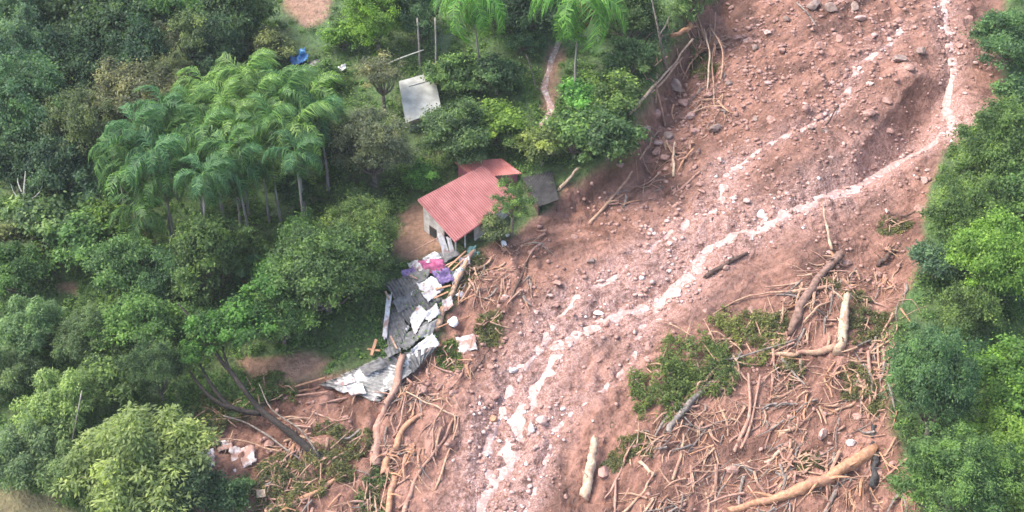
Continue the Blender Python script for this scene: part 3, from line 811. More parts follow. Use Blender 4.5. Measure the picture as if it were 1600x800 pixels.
# ------------------------------------------------------------------ trees and shrubs
TREES = [
 # top left forest
 ('forest_tree', 22, 22, 62, 'broad_1', 'teal', 'blue green tree in the top left corner of the forest'),
 ('forest_tree', 105, 22, 60, 'broad_2', 'deep', 'dark leafy tree second from the top left corner'),
 ('forest_tree', 185, 45, 62, 'broad_3', 'dark', 'very dark tree beside the olive tree near the top left'),
 ('forest_tree', 125, 95, 66, 'big_1', 'dark', 'large dark blue green tree below the top left corner'),
 ('forest_tree', 30, 105, 62, 'fine_1', 'teal', 'soft blue green tree at the left edge, upper part'),
 ('forest_tree', 225, 110, 50, 'broad_1', 'dark', 'dark tree in the shade under the pale olive tree'),
 ('olive_tree', 235, 62, 48, 'sparse_1', 'grey', 'pale olive open crowned tree with white stem near the top', 'sparse'),
 ('olive_tree', 300, 78, 45, 'sparse_2', 'olive', 'open olive tree right of the pale olive one'),
 ('forest_tree', 280, 18, 55, 'broad_3', 'mid', 'green tree on the top edge above the olive trees'),
 ('forest_tree', 355, 20, 52, 'broad_2', 'deep', 'dark green tree on the top edge left of the bare soil'),
 ('forest_tree', 335, 85, 45, 'broad_1', 'dark', 'dark tree just behind the palm grove'),
 ('sapling', 395, 40, 30, 'small_1', 'lime', 'yellow green sapling beside the bare soil patch'),
 ('sapling', 425, 75, 34, 'small_2', 'olive', 'thin olive sapling left of the blue tarpaulin'),
 ('forest_tree', 55, 185, 68, 'fine_2', 'teal', 'hazy green tree at the left edge beside the grey crowned tree'),
 ('grey_tree', 205, 160, 72, 'fine_1', 'grey', 'wide grey green tree crown behind the left of the palms'),
 ('grey_tree', 135, 215, 62, 'fine_2', 'olive', 'olive grey crown left of the palm grove'),
 ('grey_tree', 265, 145, 45, 'fine_1', 'olive', 'olive crown rising between grey tree and palm tops'),
 ('forest_tree', 20, 255, 52, 'broad_3', 'dark', 'dark tree at the left edge above the dead white tree'),
 ('forest_tree', 90, 275, 48, 'broad_2', 'dark', 'dark tree above the dead white tree'),
 ('forest_tree', 150, 300, 36, 'small_3', 'dark', 'small dark tree at the foot of the outermost left palms'),
 ('shrub', 60, 352, 48, 'small_1', 'bbam', 'pale leafy shrub around the dead white tree'),
 ('shrub', 15, 390, 40, 'small_2', 'olive', 'olive shrub at the left edge below the dead white tree'),
 ('shrub', 130, 375, 45, 'small_3', 'mid', 'green shrub between dead tree and the low drooping palm'),
 ('shrub', 165, 345, 34, 'small_1', 'bright', 'light green shrub left of the low drooping palm'),
 # left middle
 ('forest_tree', 325, 415, 52, 'broad_1', 'mid', 'green tree below the trunks of the palm grove'),
 ('forest_tree', 262, 430, 46, 'broad_3', 'deep', 'dark green tree below the low drooping palm'),
 ('forest_tree', 195, 425, 46, 'broad_2', 'mid', 'green tree right of the small soil patch on the left'),
 ('forest_tree', 20, 425, 46, 'broad_1', 'mid', 'green tree at the left edge beside the small soil patch'),
 ('bamboo_clump', 45, 492, 58, 'bamboo_1', 'bbam', 'feathery blue green bamboo at the left edge, upper of two', 'bamboo'),
 ('bamboo_clump', 140, 508, 55, 'bamboo_2', 'bbam', 'feathery bamboo with a pale tip right of the left edge bamboo', 'bamboo'),
 ('forest_tree', 222, 508, 52, 'broad_2', 'mid', 'green tree with lighter leaf tips left of the dark leaning trunks'),
 
 ('bamboo_clump', 12, 570, 48, 'bamboo_2', 'bbam', 'dark green bamboo cut by the left edge'),
 ('bamboo_clump', 95, 610, 66, 'bamboo_1', 'bamboo', 'yellow green bamboo with arching tops in the lower left'),
 ('bamboo_clump', 40, 690, 62, 'bamboo_3', 'bbam', 'dark green bamboo below the yellow green bamboo at lower left'),
 ('bamboo_clump', 115, 715, 50, 'bamboo_1', 'bbam', 'dark feathery bamboo left of the big pale bamboo'),
 ('bamboo_clump', 222, 690, 96, 'bamboo_2', 'bamboo', 'biggest pale yellow green bamboo near the bottom left'),
 ('bamboo_clump', 185, 770, 60, 'bamboo_1', 'bamboo', 'low bamboo on the bottom edge below the biggest bamboo'),
 ('forest_tree', 285, 770, 46, 'broad_2', 'dark', 'dark tree on the bottom edge right of the bamboo'),
 ('shrub', 350, 775, 36, 'small_3', 'deep', 'dark green shrub on the bottom edge below the white rubble'),
 ('forest_tree', 248, 588, 44, 'fine_1', 'deep', 'dark feathery tree left of the leaning trunks'),
 ('shrub', 170, 590, 40, 'small_2', 'mid', 'green shrub between the two lower left bamboos'),
 ('shrub', 300, 505, 34, 'small_3', 'mid', 'green shrub behind the leaning trunks'),
 # centre
 ('big_tree', 508, 438, 88, 'big_1', 'mid', 'large rounded tree left of the collapsed roof'),
 ('big_tree', 562, 366, 58, 'fine_2', 'bamboo', 'light topped tree between the big rounded tree and the red house'),  # pale tint stands in for the highlight on the crown top
 ('forest_tree', 475, 400, 52, 'broad_1', 'mid', 'green tree left of the big rounded tree'),
 ('forest_tree', 440, 500, 46, 'broad_2', 'mid', 'green tree below left of the big rounded tree'),
 ('olive_tree', 582, 232, 68, 'fine_2', 'grey', 'rounded grey brown tree below the pale hut'),
 ('olive_tree', 598, 118, 46, 'sparse_2', 'grey', 'thin grey olive tree left of the pale hut'),
 ('forest_tree', 588, 28, 50, 'fine_2', 'bright', 'light green tree on the top edge above the white tarpaulins'),
 ('shrub', 535, 58, 26, 'small_2', 'bright', 'bright green shrub above the white tarpaulins'),
 ('forest_tree', 655, 20, 40, 'broad_2', 'dark', 'dark tree on the top edge above the pale hut'),
 ('forest_tree', 712, 202, 48, 'broad_3', 'deep', 'dark green tree right of the pale hut'),
 ('shrub', 660, 280, 24, 'small_1', 'fern', 'vivid green shrub left of the red roofs'),
 ('forest_tree', 502, 225, 40, 'broad_1', 'dark', 'dark tree at the right end of the palm grove'),
 ('shrub', 560, 320, 30, 'small_3', 'mid', 'green shrub under the rounded grey brown tree'),
 ('shrub', 715, 120, 34, 'small_2', 'mid', 'green shrub under the left of the two tall palms'),
 ('shrub', 775, 120, 34, 'small_1', 'deep', 'dark green shrub right of the left tall palm'),
 ('shrub', 775, 195, 38, 'small_3', 'bright', 'light green shrub between dark tree and creek'),
 ('shrub', 738, 238, 20, 'small_2', 'deep', 'dark shrub just behind the orange red roof'),
 ('shrub', 812, 222, 24, 'small_3', 'mid', 'small green shrub left of the creek bottom'),
 ('sapling', 815, 66, 24, 'small_2', 'teal', 'small round topped tree left of the creek head'),
 ('forest_tree', 830, 10, 46, 'broad_1', 'dark', 'dark tree on the top edge between the two tall palms'),  # dark tint paints in the shade of the forest interior
 ('forest_tree', 785, 12, 44, 'broad_3', 'dark', 'dark tree on the top edge right of the left tall palm'),  # tinted dark for the same forest interior shade
 ('shrub', 848, 232, 34, 'small_1', 'bamboo', 'yellow green hanging shrub right of the creek bottom'),
 ('shrub', 898, 215, 42, 'small_2', 'mid', 'leafy shrub right of the creek above the dark shed'),
 ('shrub', 950, 212, 44, 'small_3', 'deep', 'dark leafy shrub on the edge of the slide'),
 ('shrub', 905, 160, 34, 'small_1', 'fern', 'green shrub below the right tall palm'),
 ('shrub', 960, 150, 38, 'small_2', 'mid', 'green shrub beside the long pale poles'),
 ('shrub', 985, 95, 38, 'small_3', 'deep', 'dark green shrub left of the thin leaning trunk'),
 ('forest_tree', 985, 25, 46, 'broad_2', 'deep', 'dark tree on the top edge right of the right tall palm'),
 ('forest_tree', 1085, -5, 40, 'broad_1', 'mid', 'green tree on the top edge above the broken stems'),
 ('garden_tree', 800, 322, 36, 'sparse_1', 'mid', 'light green tree growing in front of the red roof'),
 ('shrub', 770, 355, 22, 'small_2', 'olive', 'low olive shrub at the front eave of the red roof'),
 ('shrub', 458, 300, 30, 'small_1', 'deep', 'dark shrub at the right foot of the palm trunks'),
 ('shrub', 405, 395, 30, 'small_2', 'mid', 'green shrub below the right hand palm trunks'),
 ('shrub', 500, 120, 26, 'small_3', 'mid', 'green shrub below the white tarpaulins'),
 # right bank
 ('right_tree', 1578, 62, 56, 'broad_3', 'deep', 'dark green tree in the upper right corner'),
 ('right_tree', 1600, 150, 40, 'small_1', 'deep', 'small dark tree below the upper right corner tree'),
 ('right_tree', 1552, 235, 86, 'big_1', 'mid', 'big dark green tree at the right edge beside the stream head'),
 ('right_tree', 1600, 320, 62, 'broad_1', 'mid', 'green tree cut by the right edge below the stream head'),
 ('right_tree', 1510, 332, 64, 'fine_1', 'mid', 'dark green tree leaning over the slide from the right'),
 ('right_tree', 1462, 412, 36, 'small_3', 'teal', 'small blue green tree on the slide edge at right'),
 ('right_tree', 1548, 425, 84, 'big_2', 'lime', 'large bright green tree in the middle of the right edge'),
 ('right_tree', 1510, 500, 50, 'broad_3', 'mid', 'green tree between bright tree and soft dark tree'),
 ('right_tree', 1465, 610, 82, 'conifer_1', 'deep', 'soft textured dark green tree beside the log field'),
 ('right_tree', 1585, 585, 66, 'broad_1', 'bright', 'bright green tree at the right edge behind the soft dark tree'),
 ('right_tree', 1490, 745, 80, 'conifer_2', 'mid', 'dark soft tree at the bottom right beside the mud'),
 ('right_tree', 1575, 690, 58, 'broad_2', 'lime', 'yellowish bright tree at the right edge near the bottom'),
 ('right_tree', 1590, 785, 56, 'broad_3', 'bright', 'bright green tree in the bottom right corner'),
]
for t in TREES:
    name, u, v, r, kind, tint, lab = t[:7]
    cat = {'shrub': 'shrub', 'bamboo_clump': 'bamboo', 'sapling': 'sapling'}.get(name, 'tree')
    nm = {'right_tree': 'bank_tree'}.get(name, name)
    grp = {'shrub': 'shrubs', 'bamboo_clump': 'bamboo clumps', 'right_tree': 'trees along the right bank', 'forest_tree': 'forest trees'}.get(name)
    tree(nm, u, v, r * (1.15 if name in ('forest_tree', 'shrub', 'grey_tree') else 1.05), kind, tint, lab, cat, grp, zs=1.15 if name in ('forest_tree', 'grey_tree') else 1.0, bark='bark')

# ------------------------------------------------------------------ palms
def frond_mesh(seed, L=4.2, droop=1.0):
    rs = np.random.default_rng(seed)
    n = 26
    t = np.linspace(0, 1, 12)
    # rachis rises, then arches over
    px = L * (t * (1 - 0.30 * droop * t ** 2)); pz = L * (0.50 * t - (0.80 * droop) * t ** 2.2)
    path = np.stack([px, px * 0, pz], 1)
    V, F, T = [], [], []
    w = 0.035
    for i in range(len(path)):                           # slim rachis strip, three sided
        r = w * (1 - 0.8 * t[i])
        V += [path[i] + (0, r, 0), path[i] + (0, -r, 0), path[i] + (0, 0, -r * 1.6)]; T += [0.95] * 3
    for i in range(len(path) - 1):
        a = i * 3
        for k in range(3): F.append((a + k, a + (k + 1) % 3, a + 3 + (k + 1) % 3, a + 3 + k))
    for sgn in (-1, 1):
        for i in range(n):
            s = 0.14 + 0.86 * (i + rs.random() * .5) / n
            c = np.array([np.interp(s, t, path[:, k]) for k in range(3)])
            d = np.array([np.interp(min(s + .05, 1), t, path[:, k]) - np.interp(s - .05, t, path[:, k]) for k in range(3)])
            d /= np.linalg.norm(d)
            ll = L * 0.34 * (0.45 + 0.75 * math.sin(math.pi * min(s * 0.92, 1) ** 0.8)) * rs.uniform(.6, 1.2)
            sd_ = np.array([0, sgn, 0.0])
            d1 = sd_ * 0.8 + d * rs.uniform(.35, .8) + np.array([0, 0, rs.uniform(-.15, .25)]); d1 /= np.linalg.norm(d1)
            d2 = sd_ * rs.uniform(.1, .5) + d * rs.uniform(.1, .7) + np.array([0, 0, -1.0]); d2 /= np.linalg.norm(d2)
            mid = c + d1 * ll * 0.36; tip = mid + d2 * ll * 0.75
            wv = d * 0.062
            b = len(V)
            V += [c - wv * .5, c + wv * .5, mid + wv, mid - wv, tip]
            F += [(b, b + 1, b + 2, b + 3), (b + 3, b + 2, b + 4)]
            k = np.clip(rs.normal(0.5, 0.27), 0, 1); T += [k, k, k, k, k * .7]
    me = mesh_from('frond', np.array(V), F, False, np.array(T)); me.materials.append(M['leaf'])
    return me
FRONDS = [frond_mesh(1, 4.6, 0.85), frond_mesh(2, 4.5, 1.15), frond_mesh(3, 4.8, 1.0), frond_mesh(4, 4.4, 1.4)]
def palm_trunk(seed):
    mb = MB(); rs = random.Random(seed)
    k1, k2 = rs.uniform(-.25, .25), rs.uniform(-.25, .25)
    mb.tube([(0, 0, -0.06), (k1, k2, 0.35), (k1 * .5, k2 * .8, 0.7), (0, 0, 1.0)], [0.16, 0.12, 0.11, 0.10], 7, 0.05, 4, seed)
    me = mb.mesh('trunk', True); me.materials.append(M['palm_bark']); return me
PTRUNK = [palm_trunk(i) for i in range(3)]
_shaft = MB().tube([(0, 0, 0), (0, 0, .5), (0, 0, 1.1)], [0.12, 0.14, 0.06], 7, 0, 3).mesh('crown_shaft', True)
_shaft.materials.append(simple('green_shaft', (0.16, 0.24, 0.06), (0.24, 0.33, 0.09), 2, 0.6, 0.1, 0.02))
_pn = [0]
def palm(u, v, hgt, size, tint, label, nf=16, group='palms of the dense grove'):
    p = ground_at(u, v, hgt)
    _pn[0] += 1; rs = random.Random(_pn[0] * 5 + 1)
    x, y = p[0], p[1]
    lx, ly = rs.uniform(-.9, .9), rs.uniform(-.5, .5)
    root = empty('palm_tree', (x - lx, y - ly, float(H(x - lx, y - ly))), label, 'palm', group)
    top = np.array([lx, ly, p[2] - root.location.z])
    tr = obj('trunk', PTRUNK[_pn[0] % 3], None, root)
    z = Vector(top).normalized()
    tr.rotation_euler = z.to_track_quat('Z', 'Y').to_euler(); tr.scale = (1, 1, np.linalg.norm(top))
    sh = obj('crown_shaft', _shaft, None, root, tuple(top)); sh.rotation_euler = tr.rotation_euler; sh.scale = (size,) * 3
    c0 = TINT[tint]
    for i in range(nf):
        az = 2.399 * i + rs.uniform(-.2, .2); k = i / (nf - 1)
        el = math.radians(62 - 112 * k + rs.uniform(-14, 14))
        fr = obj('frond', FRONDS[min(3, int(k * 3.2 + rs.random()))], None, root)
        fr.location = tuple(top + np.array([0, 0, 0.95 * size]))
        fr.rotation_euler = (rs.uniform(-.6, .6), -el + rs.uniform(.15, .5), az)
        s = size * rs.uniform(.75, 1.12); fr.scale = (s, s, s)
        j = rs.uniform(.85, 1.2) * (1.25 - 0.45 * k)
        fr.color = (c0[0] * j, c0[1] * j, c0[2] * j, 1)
    for i in range(rs.randrange(1, 4)):                  # dry fronds hanging below the crown
        fr = obj('dead_frond', FRONDS[3], None, root, tuple(top + np.array([0, 0, 0.6 * size])))
        fr.rotation_euler = (rs.uniform(-.4, .4), math.radians(rs.uniform(55, 75)), rs.random() * 6.28); s = size * rs.uniform(.6, .85); fr.scale = (s, s, s)
        fr.color = (0.20, 0.15, 0.075, 1)
    return root
TINT['palm'] = (0.108, 0.212, 0.082); TINT['palml'] = (0.155, 0.262, 0.090); TINT['palmd'] = (0.082, 0.178, 0.085)
ROWS = [('back', [(320, 140, 'palml'), (385, 128, 'palml'), (432, 140, 'palm'), (484, 156, 'palml')]),
        ('second', [(255, 172, 'palmd'), (302, 172, 'palm'), (350, 168, 'palml'), (402, 162, 'palml'), (446, 160, 'palm'), (496, 185, 'palmd')]),
        ('middle', [(212, 205, 'palmd'), (262, 212, 'palm'), (318, 208, 'palm'), (368, 205, 'palml'), (420, 198, 'palm'), (465, 205, 'palml')]),
        ('fourth', [(182, 238, 'palm'), (240, 246, 'palmd'), (300, 250, 'palmd'), (360, 242, 'palm')]),
        ('front', [(208, 275, 'palm'), (262, 280, 'palm'), (318, 282, 'palmd'), (368, 268, 'palmd'), (412, 246, 'palml'), (462, 246, 'palmd')])]
ORD = ['leftmost', 'second from left', 'third from left', 'fourth from left', 'fifth from left', 'sixth from left']
for row, ps in ROWS:
    for i, (u, v, t) in enumerate(ps):
        palm(u, v + 4, 9.3 + 1.9 * math.sin(u * 7.1 + v), 1.0 + 0.16 * math.sin(u * 3.3), t, f'green feathery palm, {ORD[i]} in the {row} row of the grove')
palm(226, 345, 4.5, 1.05, 'palm', 'low drooping palm at the lower left of the grove', 15, 'single palms')
palm(378, 425, 2.0, 0.7, 'palmd', 'small young palm below the grove beside the big rounded tree', 11, 'single palms')
palm(738, 14, 9.0, 1.45, 'fern', 'tall palm at the top edge above the pale hut, left of two', 16, 'single palms')
palm(908, 16, 9.0, 1.55, 'fern', 'tall drooping palm at the top edge beside the creek, right of two', 18, 'single palms')

# ------------------------------------------------------------------ leaning tree with dark trunks, and bare trees
def leaning_tree():
    b = ground_at(502, 716)
    root = empty('leaning_tree', tuple(b), 'uprooted tree with several dark trunks leaning left over the mud', 'tree')
    def P(u, v, ha): return ground_at(u, v, ha) - b
    for i, (pts, r) in enumerate([
        ([(502, 718, .1), (470, 690, .6), (435, 662, 1.2), (405, 638, 1.8), (380, 607, 2.6), (362, 583, 3.2), (345, 563, 3.9), (325, 533, 4.7), (300, 500, 5.7), (278, 474, 6.5)], [.40, .36, .30, .26, .22, .18, .12, .06]),
        ([(408, 646, 1.6), (382, 643, 1.7), (358, 634, 2.0), (338, 612, 2.7), (322, 588, 3.5), (312, 568, 4.1)], [.28, .26, .23, .19, .14, .08]),
        ([(378, 642, 1.8), (346, 632, 2.1), (322, 614, 2.6), (305, 593, 3.3), (295, 578, 3.8)], [.22, .20, .17, .13, .07]),
        ([(362, 583, 3.2), (352, 560, 4.0), (348, 540, 4.8)], [.14, .11, .06])]):
        MB().tube([P(*q) for q in pts], r, 8, 0.12, 4, i).build('trunk', M['dark_bark'], root, True)
    MB().tube([P(498, 712, .5), P(470, 672, 1.6), P(425, 640, 2.6), P(405, 600, 3.2)], [.10, .09, .07, .04], 6, .1, 4).build('branch', M['bark'], root, True)
    for (u, v, r, ha, kd) in ((328, 520, 42, 5.6, 'small_1'), (385, 498, 46, 5.8, 'small_2'), (430, 440, 44, 6.0, 'small_3'), (300, 552, 22, 5.0, 'small_2')):
        cm, tm, R, hc, Z = proto(kd)
        p = ground_at(u, v, ha); s = metres(r, p) / R
        o = obj('crown', cm, None, root); o.scale = (s, s, s * .85); o.location = tuple(p - b - np.array([0, 0, hc * s * .85]))
        o.color = (0.085, 0.20, 0.05, 1); o.rotation_euler = (0, 0, u)
leaning_tree()

def bare_tree(name, base, tips, r, mat, label):
    b = ground_at(*base)
    root = empty(name, tuple(b), label, 'dead tree')
    def P(u, v, ha): return ground_at(u, v, ha) - b
    MB().tube([(0, 0, -.3)] + [P(*q) for q in tips[0]], [r, r * .85, r * .6, r * .25], 7, .1, 4).build('trunk', M[mat], root, True)
    for i, t in enumerate(tips[1:]):
        MB().tube([P(*q) for q in t], [r * .5, r * .35, r * .15], 5, .1, 3, i).build('branch', M[mat], root, True)
M['white_bark'] = simple('bleached_wood', (0.34, 0.33, 0.28), (0.56, 0.55, 0.48), 4, .8, .3, .03)
bare_tree('dead_tree', (45, 368), [[(42, 340, 2), (38, 300, 4.4), (40, 268, 6.2)], [(40, 318, 3.4), (62, 300, 4.2), (68, 275, 5.5)],
          [(41, 330, 2.6), (22, 300, 4.0), (15, 282, 5.0)], [(42, 345, 1.8), (60, 335, 2.4), (72, 330, 2.8)], [(39, 310, 3.8), (28, 285, 5), (30, 270, 5.6)]],
          .20, 'white_bark', 'dead bleached tree with bare branches at the left edge')
bare_tree('dead_tree', (1042, 108), [[(1036, 85, 1.6), (1028, 45, 4.2), (1016, -10, 7.5)], [(1030, 55, 3.6), (1040, 40, 4.2), (1046, 25, 5.0)]],
          .22, 'bark', 'thin bare grey trunk leaning at the top of the slide bank')
def pole(u0, v0, u1, v1, h1, r, mat, label, name='pole', cat='pole', h0=0.0):
    b = ground_at(u0, v0, h0)
    o = MB().tube([(0, 0, -.2), (ground_at(u1, v1, h1) - b) * .5 + np.array([.05, 0, 0]), ground_at(u1, v1, h1) - b], [r, r * .9, r * .7], 7, .06, 3, int(u0)).build(name, M[mat], None, True, tuple(b))
    return tag(o, label, cat)
pole(656, 108, 652, 28, 6.0, .13, 'palm_bark', 'tall bare pole behind the pale hut, left of two')
pole(681, 112, 680, 28, 6.3, .13, 'palm_bark', 'tall bare pole behind the pale hut, right of two')
pole(598, 100, 662, 78, 3.0, .09, 'white_bark', 'slanting pale pole lying across the trees left of the hut', h0=2.2)
pole(100, 745, 128, 610, 6.5, .07, 'palm_bark', 'thin pale cane standing in front of the lower left bamboo', 'cane', 'cane')
pole(840, 145, 822, 85, 3.6, .08, 'bark', 'thin stem under the small round tree by the creek', 'stem_pole')
pole(975, 150, 955, 80, 4.5, .08, 'palm_bark', 'thin pale stem below the right tall palm', 'stem_pole')

# ------------------------------------------------------------------ logs and branches lying on the mud
def log(pts, r, mat, label, name='log', cat='log', sink=0.6, rough=.16, up=0.0, stubs=0, group='fallen logs on the slide'):
    """pts: picture points where the log touches the ground, optional third value = height above it"""
    P3 = []
    for i, q in enumerate(pts):
        k = i / max(1, len(pts) - 1); rr = r[0] + (r[-1] - r[0]) * k
        P3.append(ground_at(q[0], q[1], (q[2] if len(q) > 2 else 0.0) + rr * (1 - sink) + up))
    P3 = np.array(P3)
    P3 = spline(P3, 3)
    jr = np.random.default_rng(int(pts[0][0] + pts[-1][1])); P3[1:-1] += jr.normal(size=(len(P3) - 2, 3)) * np.array([1, 1, .35]) * (0.05 + 0.16 * min(r[0], .4))
    b = P3[0].copy(); b[2] = float(H(b[0], b[1]))
    mb = MB(); seed = int(pts[0][0] * 3 + pts[0][1])
    rad = list(np.linspace(r[0], r[-1], 5) * (1 + 0.12 * np.random.default_rng(seed).normal(size=5)))
    mb.tube(P3 - b, rad, 9 if r[0] > .18 else 6, rough, 3, seed, 2.2)
    o = mb.build(name, M[mat], None, True, tuple(b))
    tag(o, label, cat, group)
    rs = random.Random(seed)
    c = spline(P3 - b, 4)
    for k in range(stubs):
        i = rs.randrange(1, len(c) - 1); d = Vector((rs.uniform(-1, 1), rs.uniform(-1, 1), rs.uniform(.1, .8))).normalized()
        e = c[i] + np.array(d) * rs.uniform(.6, 1.8) * max(.6, r[0] * 3)
        m_ = c[i] * .5 + e * .5 + np.array([rs.uniform(-.15, .15), rs.uniform(-.15, .15), .1])
        MB().tube([c[i], m_, e], [r[0] * .38, r[0] * .26, r[0] * .10], 5, .12, 3, k).build('branch_stub', M[mat], o, True)
    return o
